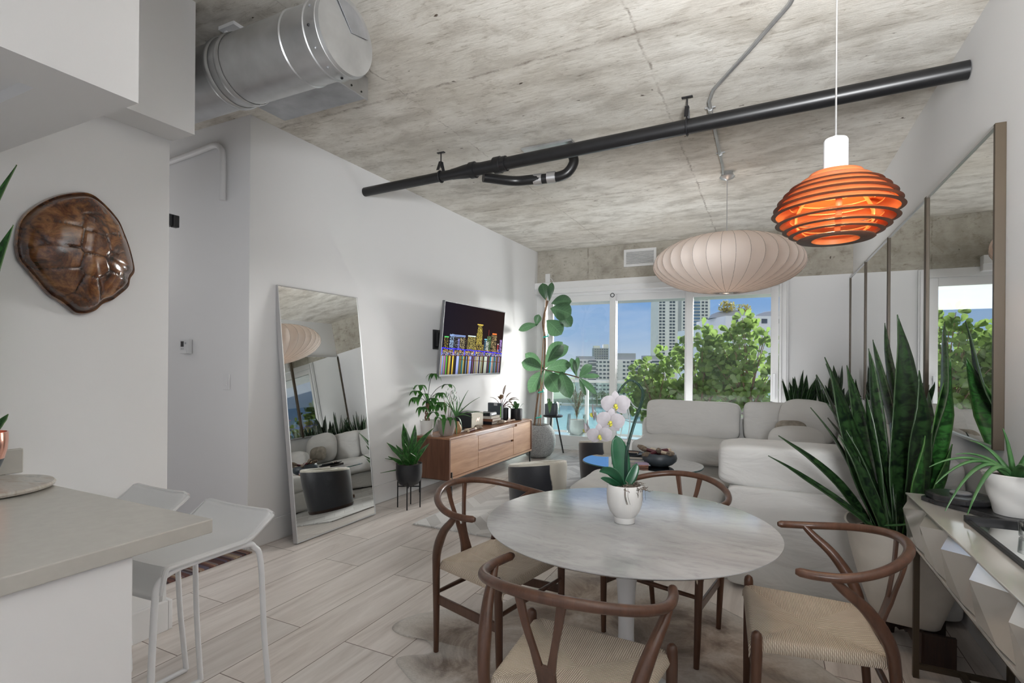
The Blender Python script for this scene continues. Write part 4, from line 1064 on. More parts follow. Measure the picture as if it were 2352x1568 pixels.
# ---------------------------------------------------------------- media console
t = thing('media_console', 'long warm walnut media console on thin black legs', 'console', (-3.30, 4.485, 0))
Lc, Dc, z0, z1 = 2.06, 0.42, 0.172, 0.60
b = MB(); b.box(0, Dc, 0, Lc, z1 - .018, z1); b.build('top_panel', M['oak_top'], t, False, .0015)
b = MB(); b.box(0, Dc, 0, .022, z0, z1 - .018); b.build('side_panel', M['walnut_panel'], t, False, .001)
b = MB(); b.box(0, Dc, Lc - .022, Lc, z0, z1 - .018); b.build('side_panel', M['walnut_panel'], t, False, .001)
b = MB(); b.box(0, Dc, .022, Lc - .022, z0, z0 + .022); b.build('bottom_panel', M['oak_front'], t, False, .001)
b = MB(); b.box(0, Dc - .035, .022, Lc - .022, z0 + .022, z1 - .018); b.build('carcass', M['darkvoid'], t, False)
fz0, fz1 = z0 + .026, z1 - .022
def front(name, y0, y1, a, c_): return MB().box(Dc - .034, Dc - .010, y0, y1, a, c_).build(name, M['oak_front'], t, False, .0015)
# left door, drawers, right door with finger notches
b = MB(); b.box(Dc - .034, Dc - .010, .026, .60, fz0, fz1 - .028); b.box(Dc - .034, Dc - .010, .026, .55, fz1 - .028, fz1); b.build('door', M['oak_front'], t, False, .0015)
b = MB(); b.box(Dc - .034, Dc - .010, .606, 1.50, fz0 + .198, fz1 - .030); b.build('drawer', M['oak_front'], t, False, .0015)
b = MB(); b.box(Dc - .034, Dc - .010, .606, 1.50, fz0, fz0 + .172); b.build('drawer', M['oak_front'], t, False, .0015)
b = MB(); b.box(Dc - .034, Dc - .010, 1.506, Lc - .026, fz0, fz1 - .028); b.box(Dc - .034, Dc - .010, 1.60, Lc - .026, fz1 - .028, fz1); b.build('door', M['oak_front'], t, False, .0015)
b = MB(); b.box(Dc - .035, Dc - .028, .56, 1.59, fz1 - .03, fz1); b.box(Dc - .035, Dc - .028, .61, 1.47, fz0 + .172, fz0 + .198); b.build('pull_groove', M['oak_top'], t, False)
b = MB(); b.box(.02, Dc - .015, .06, .075, z0 - .02, z0 - .001); b.box(.02, Dc - .015, Lc - .075, Lc - .06, z0 - .02, z0 - .001); b.box(Dc - .03, Dc - .015, .06, Lc - .06, z0 - .02, z0 - .001); b.box(.02, .035, .06, Lc - .06, z0 - .02, z0 - .001); b.build('base_frame', M['blackmetal'], t, False)
for x, y in ((Dc - .012, .045), (Dc - .012, Lc - .060), (.02, .045), (.02, Lc - .060)):
    MB().box(x - .002, x + .013, y, y + .014, 0.0, z0 + (.075 if x > .2 and y < .5 else 0) - (0 if (x > .2 and y < .5) else .001)).build('leg', M['blackmetal'], t, False)

# ---------------------------------------------------------------- television
t = thing('television', 'wall-mounted television showing a colourful night city skyline', 'television', (-3.135, 5.43, 1.62), 0)
W2, H2 = .712, .405
tilt = math.radians(5)
def tvp(y, z, d): return Vector((math.sin(tilt) * z + math.cos(tilt) * d, y, math.cos(tilt) * z - math.sin(tilt) * d))
b = MB()
def tbox(b, y0, y1, z0_, z1_, d0, d1):
    a = [b.vert(tvp(y, z, d)) for y, z, d in ((y0, z0_, d0), (y1, z0_, d0), (y1, z1_, d0), (y0, z1_, d0), (y0, z0_, d1), (y1, z0_, d1), (y1, z1_, d1), (y0, z1_, d1))]
    for f in ((0, 3, 2, 1), (4, 5, 6, 7), (0, 1, 5, 4), (1, 2, 6, 5), (2, 3, 7, 6), (3, 0, 4, 7)): b.face([a[i] for i in f])
tbox(b, -W2, W2, -H2, H2, -.028, -.001); tbox(b, -W2 * .7, W2 * .7, -H2 * .8, H2 * .3, -.055, -.028)
b.build('housing', M['blackplastic'], t, False, .002)
b = MB(); f_ = .008
tbox(b, -W2 - .003, -W2 + f_, -H2, H2, -.03, .003); tbox(b, W2 - f_, W2 + .003, -H2, H2, -.03, .003); tbox(b, -W2, W2, H2 - f_, H2 + .003, -.03, .003); tbox(b, -W2, W2, -H2 - .006, -H2 + f_ + .006, -.03, .003)
b.build('bezel', M['tvbezel'], t, False, .001)
rnd = random.Random(7)
NX, NY = 230, 130
img = [[(0.006, 0.004, 0.009)] * NX for _ in range(NY)]   # row 0 = bottom
hor = int(NY * .335)
def setp(x, y, c):
    if 0 <= x < NX and 0 <= y < NY: img[y][x] = c
for y in range(NY):
    for x in range(NX):
        k = x / NX
        if y >= hor: img[y][x] = (0.006 + .010 * k, 0.004 + .003 * k, 0.010 - .004 * k)
def bld(x0, x1, h, col, dens, top=None, body=(0.012, 0.010, 0.010), taper=0):
    X0, X1, Y1 = int(x0 * NX), int(x1 * NX), hor + int(h * NY)
    for y in range(hor - 3, Y1):
        tp = int(taper * max(0, (y - hor) / max(1, Y1 - hor) - .6) * 2.5)
        for x in range(X0 + tp, X1 - tp):
            c = body
            if (x % 2 == 0 or rnd.random() < .3) and rnd.random() < dens: s = rnd.uniform(.25, 1.0); c = tuple(q * s for q in col)
            setp(x, y, c)
    if top:
        for y in range(Y1 - 2, Y1):
            for x in range(X0, X1): setp(x, y, top)
    for x in range(X0, X1):
        if rnd.random() < .15: setp(x, hor - 2, col)
bld(.03, .09, .20, (.55, .42, .10), .4, (.1, .6, .15))
bld(.10, .165, .24, (.45, .65, .95), .7); bld(.165, .26, .21, (.22, .24, .30), .35); bld(.26, .335, .20, (.75, .62, .35), .45); bld(.10, .335, .005, (0, 0, 0), 0)
for x in range(int(.10 * NX), int(.335 * NX)):
    for y in (hor + int(.215 * NY), hor + int(.225 * NY)): setp(x, y, (.35, .50, .95))
bld(.225, .25, .18, (.40, .40, .95), .95)
bld(.345, .37, .18, (.3, .2, .1), .2); bld(.375, .50, .245, (.62, .52, .16), .62, (.7, .85, .8), (.05, .04, .015))
bld(.515, .615, .43, (.85, .68, .14), .62, (.75, .55, .1), (.07, .055, .015), 6)
bld(.50, .65, .12, (.8, .6, .15), .5)
bld(.655, .70, .21, (.15, .35, .55), .5, (.2, .6, .8)); bld(.69, .745, .18, (.75, .85, .8), .8, (.7, .9, .85)); bld(.70, .775, .26, (.25, .40, .18), .5, None, (.015, .03, .015)); bld(.69, .735, .175, (.85, .9, .8), .85)
bld(.785, .88, .28, (.8, .6, .28), .42, None, (.02, .015, .012))
for x in range(int(.795 * NX), int(.875 * NX)):
    for k in range(3): setp(x, hor + int(.29 * NY) + k, (.95, .22, .05))
for y in range(hor, hor + int(.36 * NY)): setp(int(.725 * NX), y, (.35, .05, .04)) if y > hor + int(.26 * NY) else None
bld(.905, .93, .15, (.9, .12, .15), .95, (.8, .8, .7)); bld(.905, .925, .06, (.9, .8, .6), .9); bld(.95, .99, .22, (.62, .40, .95), .85); bld(.93, .97, .06, (.10, .15, .8), .9)
bld(.62, .9, .035, (.95, .6, .25), .6)
bld(0.0, 1.0, .018, (.95, .65, .3), .5)
# bridge
for x in range(NX):
    yb = hor + int(.055 * NY * (1 - .85 * (x / NX) ** 1.3)) - 3
    for k in range(2): setp(x, yb + k, (.04, .03, .75))
    if x % 38 in (0, 1, 2):
        for y in range(int(NY * .24), yb): setp(x, y, (.05, .05, .95))
# reflections
cols = []
pal = [(.02, .015, .02), (.02, .015, .02), (.05, .04, .02), (.5, .42, .14), (.12, .10, .03), (.10, .12, .55), (.30, .36, .75), (.75, .45, .06), (.55, .50, .42), (.30, .10, .35), (.08, .07, .03), (.35, .25, .10), (.02, .25, .35)]
x = 0
while x < NX:
    c = rnd.choice(pal); w_ = rnd.choice([1, 1, 2, 2, 3, 4])
    cols += [c] * w_; x += w_
for x in range(int(.075 * NX), int(.085 * NX)): cols[x] = (.1, .8, .1)
for x in range(int(.165 * NX), int(.18 * NX)): cols[x] = (.95, .65, .08)
for x in range(int(.23 * NX), int(.26 * NX)): cols[x] = (.42, .48, .95)
for x in range(int(.68 * NX), int(.73 * NX)): cols[x] = (.55, .62, .52)
for y in range(int(NY * .27)):
    for x in range(NX):
        s = .35 + .65 * (y / (NY * .27)) ** .5
        img[y][x] = tuple(q * s for q in cols[x])
for y in range(int(NY * .27), hor - 2):
    for x in range(NX):
        if rnd.random() < .45: img[y][x] = rnd.choice([(.8, .5, .2), (.7, .7, .75), (.1, .1, .7), (.3, .1, .1), (.05, .35, .4)])
        elif sum(img[y][x]) < .05: img[y][x] = (.02, .015, .03)
for x in range(NX):
    setp(x, int(NY * .268), (.06, .015, .01)); setp(x, int(NY * .225 - x * .03), (.10, .03, .01)) if x > 60 else None
b = MB(); vs = [[b.vert(tvp(lerp(-W2 + f_, W2 - f_, i / NX), lerp(-H2 + .014, H2 - f_, j / NY), .0015)) for i in range(NX + 1)] for j in range(NY + 1)]
for j in range(NY):
    for i in range(NX): b.face((vs[j][i], vs[j][i + 1], vs[j + 1][i + 1], vs[j + 1][i]))
ts = NT('television_picture'); at = ts.node('ShaderNodeAttribute', attribute_name='picture'); ts.set(Base_Color=(0.01, 0.01, 0.01), Roughness=0.3, Specular_IOR_Level=0.0, Emission_Color=at.outputs[0], Emission_Strength=1.1); ts.noise(None, 1)
o = b.build('screen', ts.m, t, False)
ca = o.data.color_attributes.new('picture', 'FLOAT_COLOR', 'CORNER')
flat = []
for j in range(NY):
    for i in range(NX):
        c = img[j][i]
        flat.extend((c[0], c[1], c[2], 1.0) * 4)
ca.data.foreach_set('color', flat)
b = MB(); b.box(-.2535, -.235, -.52, -.34, -.11, .11); b.box(-.235, -.20, -.49, -.46, -.08, .08); b.box(-.235, -.20, -.40, -.37, -.08, .08); b.build('wall_plate', M['blackmetal'], t, False, .003)
b = MB(); b.tube([(-.20, -.43, -.02), (-.17, -.40, -.02), (-.14, -.10, -.02), (-.10, -.0, -.02), (-.06, 0, -.02)], .016, 10); b.box(-.09, -.055, -.12, .12, -.14, .10); b.build('swivel_arm', M['blackmetal'], t)

# ================================================================= plants
def prof_lance(t): return (math.sin(PI * min(1, max(0, t)) ** 0.75) ** 0.8) if t < 1 else 0
def prof_snake(t):
    if t < .62: return .42 + .58 * math.sin(PI / 2 * t / .62)
    return max(0.0, 1 - ((t - .62) / .38) ** 1.55)
def prof_fig(t):
    return max(0.02, [0.04, .30, .42, .48, .60, .82, 1.0, 1.02, .85, .50, .02][min(10, int(t * 10))] if False else max(0.0, (math.sin(PI * t ** 1.25) ** .7) * (0.75 + 0.35 * t)))
def prof_round(t): return max(0.0, math.sin(PI * t ** 0.85)) ** 0.6
def curve_leaf(b, p0, p1, w, prof, bow=0.1, bowdir=(0, 0, 1), side=None, fold=.15, seg=8, nu=4, wav=0):
    p0, p1 = Vector(p0), Vector(p1); L = (p1 - p0).length; bd = Vector(bowdir) * (bow * L)
    pts = []
    for i in range(seg + 1):
        u = i / seg; p = p0.lerp(p1, u) + bd * (4 * u * (1 - u)) * 0.5
        pts.append(p)
    b.leaf(pts, w, prof, side, fold, nu)

def snake_leaf(b, p0, p1, w, bow, twist=0, side_a=0, fold=.28, seg=14, wob=.02, seed=0):
    p0, p1 = Vector(p0), Vector(p1); L = (p1 - p0).length; n = seg + 1; rows = []
    d = (p1 - p0).normalized()
    hx = Vector((d.x, d.y, 0)); hx = hx.normalized() if hx.length > .05 else Vector((1, 0, 0))
    for i in range(n):
        u = i / seg
        p = p0.lerp(p1, u) + Vector((0, 0, 1)) * 0 + (-hx) * (bow * L * math.sin(PI * u) * .5)
        p += Vector((noise.noise((u * 2.5, seed, 0)), noise.noise((u * 2.5, seed, 9)), 0)) * wob * u
        a = side_a + twist * u
        sd = Vector((math.cos(a), math.sin(a), 0)); nn = sd.cross(d).normalized()
        hw = w / 2 * prof_snake(u) * (1 + .10 * noise.noise((u * 6, seed, 4)))
        row = []
        for k in range(7):
            q = -1 + k / 3
            row.append(b.vert(p + sd * (q * hw) + nn * (fold * hw * q * q) + nn * (.05 * hw * math.sin(u * 14 + seed) * abs(q)), (k / 6, u * L)))
        rows.append(row)
    for A, B in zip(rows, rows[1:]):
        for k in range(6): b.face((A[k], A[k + 1], B[k + 1], B[k]))

def leaves_part(parent, specs, mat, name='leaf', th=.004):
    for i, (p0, p1, w, bow, tw, sa) in enumerate(specs):
        b = MB(); snake_leaf(b, p0, p1, w, bow, tw, sa, seed=i * 1.7 + p1[0] * 3)
        b.build(name, mat, parent, solid=th)

# big snake plant on the right
PC = Vector((0.61, 3.17, 0))
t = thing('snake_plant', 'very large snake plant in a cream planter on a dark wooden stand', 'plant', PC)
b = MB()
def sq(a, z):
    k = max(0, min(1, (z - .13) / .44)); n_ = lerp(5.0, 2.6, k)
    a2 = a + 0.15
    return 1 / ((abs(math.cos(a2)) ** n_ + abs(math.sin(a2)) ** n_) ** (1 / n_))
b.lathe([(0, .145), (.125, .145), (.135, .155), (.165, .25), (.20, .36), (.232, .48), (.252, .585), (.255, .592), (.245, .592), (.235, .57), (.225, .53), (0, .53)], seg=64, fn=sq)
b.build('planter', M['creampot'], t, auto=50)
b = MB(); b.lathe([(.20, .548), (.10, .56), (0, .565)], seg=24); b.build('soil', M['soil'], t)
# stand
b = MB()
def standboard(dx, dy):
    v = Vector((dx, dy, 0)).normalized(); w_ = Vector((-v.y, v.x, 0)) * .011
    L = .17
    xs = [i / 24 for i in range(25)]
    up = []; lo = []
    for u in xs:
        s = -L + 2 * L * u; z_low = 0.0 if abs(s) > L - .05 else .085 + .02 * math.cos(s / (L - .05) * PI * 1.0) * 1 - (.02 if abs(s) < .03 else 0)
        up.append((s, .1425)); lo.append((s, z_low))
    for (s0, zt), (s1, _), (_, l0), (_, l1) in zip(up, up[1:], lo, lo[1:]):
        a = [b.vert(Vector((v.x * s, v.y * s, z)) + w_ * k) for s, z, k in ((s0, l0, -1), (s1, l1, -1), (s1, zt, -1), (s0, zt, -1), (s0, l0, 1), (s1, l1, 1), (s1, zt, 1), (s0, zt, 1))]
        for f in ((0, 3, 2, 1), (4, 5, 6, 7), (0, 1, 5, 4), (1, 2, 6, 5), (2, 3, 7, 6), (3, 0, 4, 7)): b.face([a[i] for i in f])
standboard(1, .25); standboard(-.25, 1)
b.build('stand', M['darkwood'], t, False)
b = MB(); b.box(.03, .16, -.165, -.145, .0, .1435); b.build('stand_board', M['darkwood'], t, False)
PXT = PC
SNK = [((-0.108, -0.131, 0.55), (-0.607, -0.309, 0.931), 0.064, 0.1, 0.3, 0.45), ((-0.142, 0.003, 0.55), (-0.553, -0.394, 1.041), 0.113, 0.15, 0.3, 0.75), ((-0.115, -0.059, 0.55), (-0.338, 0.1, 1.415), 0.134, 0.05, 0.3, 0.75), ((-0.093, -0.084, 0.55), (-0.312, 0.28, 1.38), 0.13, 0.0, 0.3, 1.25), ((-0.103, -0.089, 0.55), (-0.326, -0.061, 1.365), 0.153, -0.08, 0.3, 0.65), ((-0.081, -0.114, 0.55), (-0.239, 0.26, 1.373), 0.111, 0, 0.3, 0.15), ((-0.053, -0.099, 0.55), (-0.128, 0.202, 1.463), 0.091, -0.04, 0.3, 1.75), ((-0.065, -0.07, 0.55), (-0.34, -0.012, 1.177), 0.104, 0.08, 0.3, 1.05), ((-0.026, -0.05, 0.55), (0.008, 0.213, 1.642), 0.258, 0, 0.3, 0.45), ((0.028, 0.053, 0.55), (0.037, -0.051, 1.352), 0.221, 0, 0.3, 0.55), ((0.048, 0.063, 0.55), (0.285, 0.515, 1.62), 0.139, -0.03, 0.3, 1.15), ((0.076, 0.116, 0.55), (0.386, 0.453, 1.421), 0.166, 0.0, 0.3, 0.35), ((0.01, 0.006, 0.55), (-0.007, 0.54, 1.619), 0.076, 0, 0.3, 1.85), ((0.029, 0.016, 0.55), (-0.07, 0.454, 1.52), 0.086, 0.02, 0.3, 1.65), ((-0.034, -0.089, 0.55), (-0.294, 0.344, 1.068), 0.126, 0.05, 0.3, 0.75), ((-0.131, -0.104, 0.55), (-0.352, 0.372, 1.316), 0.117, 0.06, 0.3, 0.85), ((-0.09, -0.119, 0.55), (-0.18, -0.045, 1.23), 0.11, 0.0, 0.3, 1.35), ((-0.015, -0.08, 0.55), (0.044, -0.103, 1.046), 0.15, 0, 0.3, 0.65), ((0.039, 0.021, 0.55), (0.185, 0.3, 1.098), 0.158, 0.02, 0.3, 0.85), ((0.067, 0.073, 0.55), (0.257, 0.279, 0.968), 0.119, 0.0, 0.3, 0.55), ((0.096, 0.127, 0.55), (0.211, 0.59, 1.222), 0.155, 0, 0.3, 1.35), ((-0.097, -0.14, 0.55), (-0.299, -0.214, 1.036), 0.11, 0.05, 0.3, 0.65), ((-0.078, -0.147, 0.55), (-0.107, 0.269, 1.085), 0.153, 0, 0.3, 0.95), ((-0.06, -0.138, 0.55), (-0.002, 0.431, 1.272), 0.136, 0, 0.3, 1.15), ((0.077, 0.078, 0.55), (0.095, 0.311, 1.045), 0.161, 0, 0.3, 0.55), ((-0.1, -0.137, 0.55), (-0.402, 0.18, 1.138), 0.083, 0.1, 0.3, 0.95), ((0.031, -0.02, 0.55), (0.11, 0.653, 1.216), 0.178, 0, 0.3, 0.75), ((0.097, 0.14, 0.55), (0.261, 0.504, 1.01), 0.111, 0, 0.3, 1.25)]
for i, (p0, p1, w_, bow, tw, sa) in enumerate(SNK):
    if p1[0] + PC.x > .90: p1 = (.90 - PC.x, p1[1], p1[2])
    b = MB(); snake_leaf(b, p0, p1, w_ * .86, bow, tw * 2.2, sa, seed=i * 1.7, wob=.03)
    b.build('leaf', M['snake2'] if i in (11, 17, 19) else M['snake'], t, solid=.005)
# split flat leaf + cut stub
b = MB(); snake_leaf(b, (-.12, -.10, .60), (.02, -.36, .72), .05, -.1, .2, .5, seed=3); b.build('leaf', M['aloe'], t, solid=.004)

def snake_cluster(root, n, R_, zb, hmin, hmax, wmin, wmax, mat, seed, spread=.35, bias=(0, 0)):
    r = random.Random(seed)
    for i in range(n):
        a = r.uniform(0, 2 * PI); q = R_ * math.sqrt(r.random())
        p0 = Vector((q * math.cos(a), q * math.sin(a), zb)); h = r.uniform(hmin, hmax) * (1 - .3 * q / R_)
        k = spread * (.3 + .9 * q / R_)
        p1 = p0 + Vector((math.cos(a) * k * h + bias[0] * h, math.sin(a) * k * h + bias[1] * h, h))
        b = MB(); snake_leaf(b, p0, p1, r.uniform(wmin, wmax), r.uniform(-.05, .12), r.uniform(-.5, .5), .45 + r.uniform(-.6, .6), seed=seed + i * 1.3)
        b.build('leaf', mat, root, solid=.004)

# corner snake plants behind the sofa (seen above the backrests and in the floor mirror)
def corner_snake(loc, seed, label, n=16, h=(.35, .62)):
    t = thing('snake_plant', label, 'plant', loc)
    b = MB(); b.lathe([(0, 0), (.13, 0), (.17, .30), (.18, .60), (.185, .78), (.175, .78), (.165, .74), (0, .74)], seg=32); b.build('planter', M['creampot'], t)
    b = MB(); b.lathe([(.168, .75), (0, .765)], seg=24); b.build('soil', M['soil'], t)
    snake_cluster(t, n, .14, .75, h[0], h[1], .05, .075, M['snake'], seed, .22)
corner_snake((.34, 7.45, 0), 3, 'snake plant left of the corner, behind the window-side sofa back', 20)
corner_snake((.73, 7.35, 0), 11, 'snake plant tucked in the far corner beside the last wall mirror', 20, (.35, .66))

# small snake plant on black stand
t = thing('snake_plant', 'bushy snake plant in a matte black bowl pot on thin legs beside the console', 'plant', (-3.035, 4.03, 0))
b = MB(); b.lathe([(0, .205), (.05, .207), (.09, .225), (.115, .27), (.122, .33), (.122, .415), (.117, .415), (.112, .40), (0, .40)], seg=40); b.build('pot', M['blackmatte'], t)
b = MB(); b.lathe([(.112, .405), (0, .412)], seg=24); b.build('soil', M['soil'], t)
b = MB()
for k in range(4):
    a = PI / 4 + k * PI / 2 - .3
    b.tube([(.105 * math.cos(a), .105 * math.sin(a), 0), (.105 * math.cos(a), .105 * math.sin(a), .245)], .006, 8)
b.tube([(.105 * math.cos(PI / 4 - .3), .105 * math.sin(PI / 4 - .3), .197), (-.105 * math.cos(PI / 4 - .3), -.105 * math.sin(PI / 4 - .3), .197)], .006, 6)
b.tube([(.105 * math.cos(3 * PI / 4 - .3), .105 * math.sin(3 * PI / 4 - .3), .197), (-.105 * math.cos(3 * PI / 4 - .3), -.105 * math.sin(3 * PI / 4 - .3), .197)], .006, 6)
b.build('stand', M['blackmetal'], t)
S2 = [((-.03, 0, .40), (-.02, -.06, .80), .055, .0, .2, .5), ((.0, .0, .40), (.06, .02, .78), .06, .0, .3, .4), ((-.02, -.04, .40), (-.14, -.16, .62), .06, .25, .2, .6), ((-.05, -.03, .40), (-.17, -.19, .34), .055, .9, .2, .6),
      ((.03, 0, .40), (.16, .02, .66), .055, .2, .2, .3), ((.04, .02, .40), (.25, .02, .76), .06, .25, .1, .2), ((.0, -.05, .40), (.05, -.12, .62), .055, .2, 0, .4), ((-.06, .0, .40), (-.14, -.02, .58), .05, .3, .3, .8),
      ((.05, -.02, .40), (.12, -.12, .54), .06, .3, .3, .3), ((.02, -.04, .40), (.0, -.10, .70), .055, .0, .4, .6), ((-.03, .03, .40), (-.07, .05, .74), .05, .0, .4, .6), ((.05, .03, .40), (.15, .10, .60), .05, .2, .4, .2), ((-.04, -.06, .40), (-.10, -.18, .50), .06, .3, .2, .6), ((.0, .04, .40), (.02, .06, .72), .06, 0, .2, .4), ((.03, -.06, .40), (.06, -.17, .50), .055, .4, .2, .4), ((-.07, -.02, .40), (-.20, -.10, .46), .05, .5, .2, .7)]
leaves_part(t, S2, M['snake2'])

# fiddle leaf fig
FIG = [((-2.899, 7.05, 2.263), (-2.956, 7.05, 2.518), 0.164),((-2.847, 7.056, 2.249), (-2.815, 7.07, 2.525), 0.107),((-2.818, 7.05, 2.215), (-2.507, 7.05, 2.233), 0.188),((-2.825, 7.035, 2.145), (-2.495, 7.0, 2.044), 0.288),((-2.884, 7.035, 1.978), (-2.635, 7.0, 1.765), 0.264),((-3.02, 7.05, 1.919), (-3.335, 7.05, 1.843), 0.127),((-3.047, 7.05, 1.895), (-3.007, 7.05, 2.065), 0.114),((-2.696, 7.065, 2.1), (-2.529, 7.1, 1.88), 0.212),((-2.905, 7.05, 1.28), (-2.64, 7.05, 1.662), 0.239),((-2.912, 7.035, 1.268), (-3.258, 7.0, 1.366), 0.214),((-2.925, 7.065, 1.28), (-3.248, 7.1, 1.495), 0.164),((-2.912, 7.035, 1.255), (-3.128, 7.0, 0.923), 0.214),((-2.892, 7.02, 1.256), (-2.649, 6.95, 0.953), 0.276),((-2.879, 7.02, 1.268), (-2.471, 6.95, 1.335), 0.188),((-2.658, 7.035, 1.259), (-2.498, 7.0, 0.87), 0.236),((-2.848, 7.074, 1.382), (-2.577, 7.13, 1.602), 0.189),((-2.389, 7.05, 1.158), (-2.201, 7.05, 1.338), 0.134),((-2.377, 7.05, 1.159), (-2.088, 7.05, 1.183), 0.073),((-2.371, 7.035, 1.153), (-2.12, 7.0, 0.938), 0.091),((-2.389, 7.05, 1.152), (-2.286, 7.05, 0.911), 0.067),((-2.421, 7.05, 1.17), (-2.508, 7.05, 1.433), 0.11),((-2.446, 7.065, 1.188), (-2.421, 7.1, 1.446), 0.086),((-2.595, 7.08, 1.259), (-2.835, 7.15, 1.064), 0.161)]
FO = Vector((-2.99, 7.02, 0))
t = thing('fiddle_leaf_fig', 'tall fiddle leaf fig tree in a round grey stone pot by the sliding door', 'plant', FO)
b = MB(); b.lathe([(0, 0), (.12, 0), (.175, .03), (.225, .10), (.25, .19), (.25, .28), (.23, .37), (.195, .43), (.165, .465), (.155, .47), (.145, .462), (.14, .44), (0, .44)], seg=48); b.build('pot', M['greyplaster'], t, auto=60)
b = MB(); b.lathe([(.145, .445), (0, .455)], seg=24); b.build('soil', M['soil'], t)
b = MB(); b.tube(catmull([Vector(p) - FO for p in ((-3.06, 7.03, 0.45), (-3.005, 7.05, 0.938), (-2.925, 7.05, 1.268), (-2.908, 7.05, 1.696), (-2.944, 7.05, 1.949), (-2.87, 7.05, 2.262))], 6), .014, 10)
b.tube(catmull([Vector(p) - FO for p in ((-2.918, 7.05, 1.268), (-2.65, 7.05, 1.221), (-2.389, 7.05, 1.158))], 5), .009, 8); b.build('trunk', M['bark'], t)
b = MB(); b.tube([(.03, .0, .44), (.035, .0, 1.2), (.10, .02, 2.3)], .008, 8); b.tube([(-.02, .03, .44), (.06, .04, 1.25)], .008, 8); b.build('cane_stake', M['cane'], t)
for z in (.58, .95, 1.75):
    b = MB(); x_ = -.02 + (z - .45) * .09; b.tube([(x_ - .03, 0, z - .02), (x_ + .05, .0, z), (x_ + .04, .0, z + .03)], .012, 6); b.build('tie', M['teal'], t)
r = random.Random(5)
for i, (p0, p1, w_) in enumerate(FIG):
    b = MB(); a, c = Vector(p0) - FO, Vector(p1) - FO; d = (c - a).normalized()
    viewd = Vector((-.38, .92, 0.0))
    side = d.cross(viewd + Vector((r.uniform(-.3, .3), r.uniform(-.3, .3), r.uniform(-.3, .3))))
    n_ = 12; pts = [a.lerp(c, k / n_) + Vector((0, -.10 * (c - a).length * 4 * (k / n_) * (1 - k / n_) * .6, .05 * math.sin(PI * k / n_) * (c - a).length)) for k in range(n_ + 1)]
    b.leaf(pts, w_, prof_fig, side, .18, 6)
    b.build('leaf', M['fig'], t)

# small table + pot behind fig
t = thing('plant_table', 'small dark round side table behind the fig pot', 'side table', (-2.93, 7.44, 0))
b = MB(); b.lathe([(0, .545), (.14, .545), (.15, .555), (.15, .565), (.14, .572), (0, .572)], seg=32); b.build('tabletop', M['blackmetal'], t)
for k in range(3):
    a = k * 2 * PI / 3 + .4; b = MB(); b.tube([(.05 * math.cos(a), .05 * math.sin(a), .545), (.16 * math.cos(a), .16 * math.sin(a), 0.0)], .012, 8); b.build('leg', M['blackmetal'], t)
t = thing('potted_succulent', 'drooping green plant in blue-grey pot on the small dark table', 'plant', (-2.95, 7.42, .573))
b = MB(); b.lathe([(0, 0), (.095, 0), (.10, .01), (.10, .17), (.094, .17), (.092, .15), (0, .15)], seg=32); b.build('pot', M['bluegreyc'], t)
for k, (x, y, z, w_) in enumerate([(.02, -.12, .03, .07), (.14, -.02, -.0, .05), (-.08, .05, .2, .05), (.1, .06, .12, .05)]):
    b = MB(); b.leaf(bez((x * .3, y * .3, .16), (x * .9, y * .9, .30), (x, y, z), 8), w_, prof_round, None, .1); b.build('leaf', M['aloe'], t)

# plants on the console
CZ = .601
t = thing('money_tree', 'braided-trunk money tree in a tapered white pot behind the console end', 'plant', (-3.235, 4.60, CZ))
b = MB(); b.lathe([(0, 0), (.055, 0), (.075, .15), (.078, .155), (.068, .152), (.062, .14), (0, .14)], seg=32); b.build('pot', M['whiteceramic'], t)
b = MB(); b.lathe([(.064, .142), (0, .146)], seg=20); b.build('soil', M['soil'], t)
b = MB()
for k in range(3):
    b.tube([(lerp(.022, .010, i / 14) * math.cos(k * 2.1 + i * .55), lerp(.022, .010, i / 14) * math.sin(k * 2.1 + i * .55), .14 + .19 * i / 14) for i in range(15)], .009, 7)
b.build('trunk', M['bark'], t)
r = random.Random(12)
tips = [(-.10, -.06, .46), (-.08, -.02, .52), (-.03, -.16, .40), (.05, -.05, .36), (.02, .08, .38), (.10, .06, .34), (.13, .12, .30), (.05, .18, .33), (-.02, -.03, .43), (.02, -.12, .30), (.10, -.02, .24), (-.02, .10, .30), (.02, .22, .43), (.0, .12, .64), (.06, .30, .52)]
b = MB(); lf = MB()
for i, tp in enumerate(tips):
    tp = Vector(tp); b.tube(bez((0, 0, .31), (tp.x * .3, tp.y * .3, tp.z), tp, 6), .003, 5)
    for k in range(6):
        a = k * 2 * PI / 6 + r.random(); L = r.uniform(.09, .14)
        e_ = tp + Vector((math.cos(a) * L * .7, math.sin(a) * L * .7, -L * r.uniform(.35, .85)))
        lf.leaf(bez(tp, tp + Vector((math.cos(a) * L * .5, math.sin(a) * L * .5, .01)), e_, 5), .042, prof_lance, None, .15, 2)
b.build('stems', M['stem'], t); lf.build('foliage', M['pachira'], t)

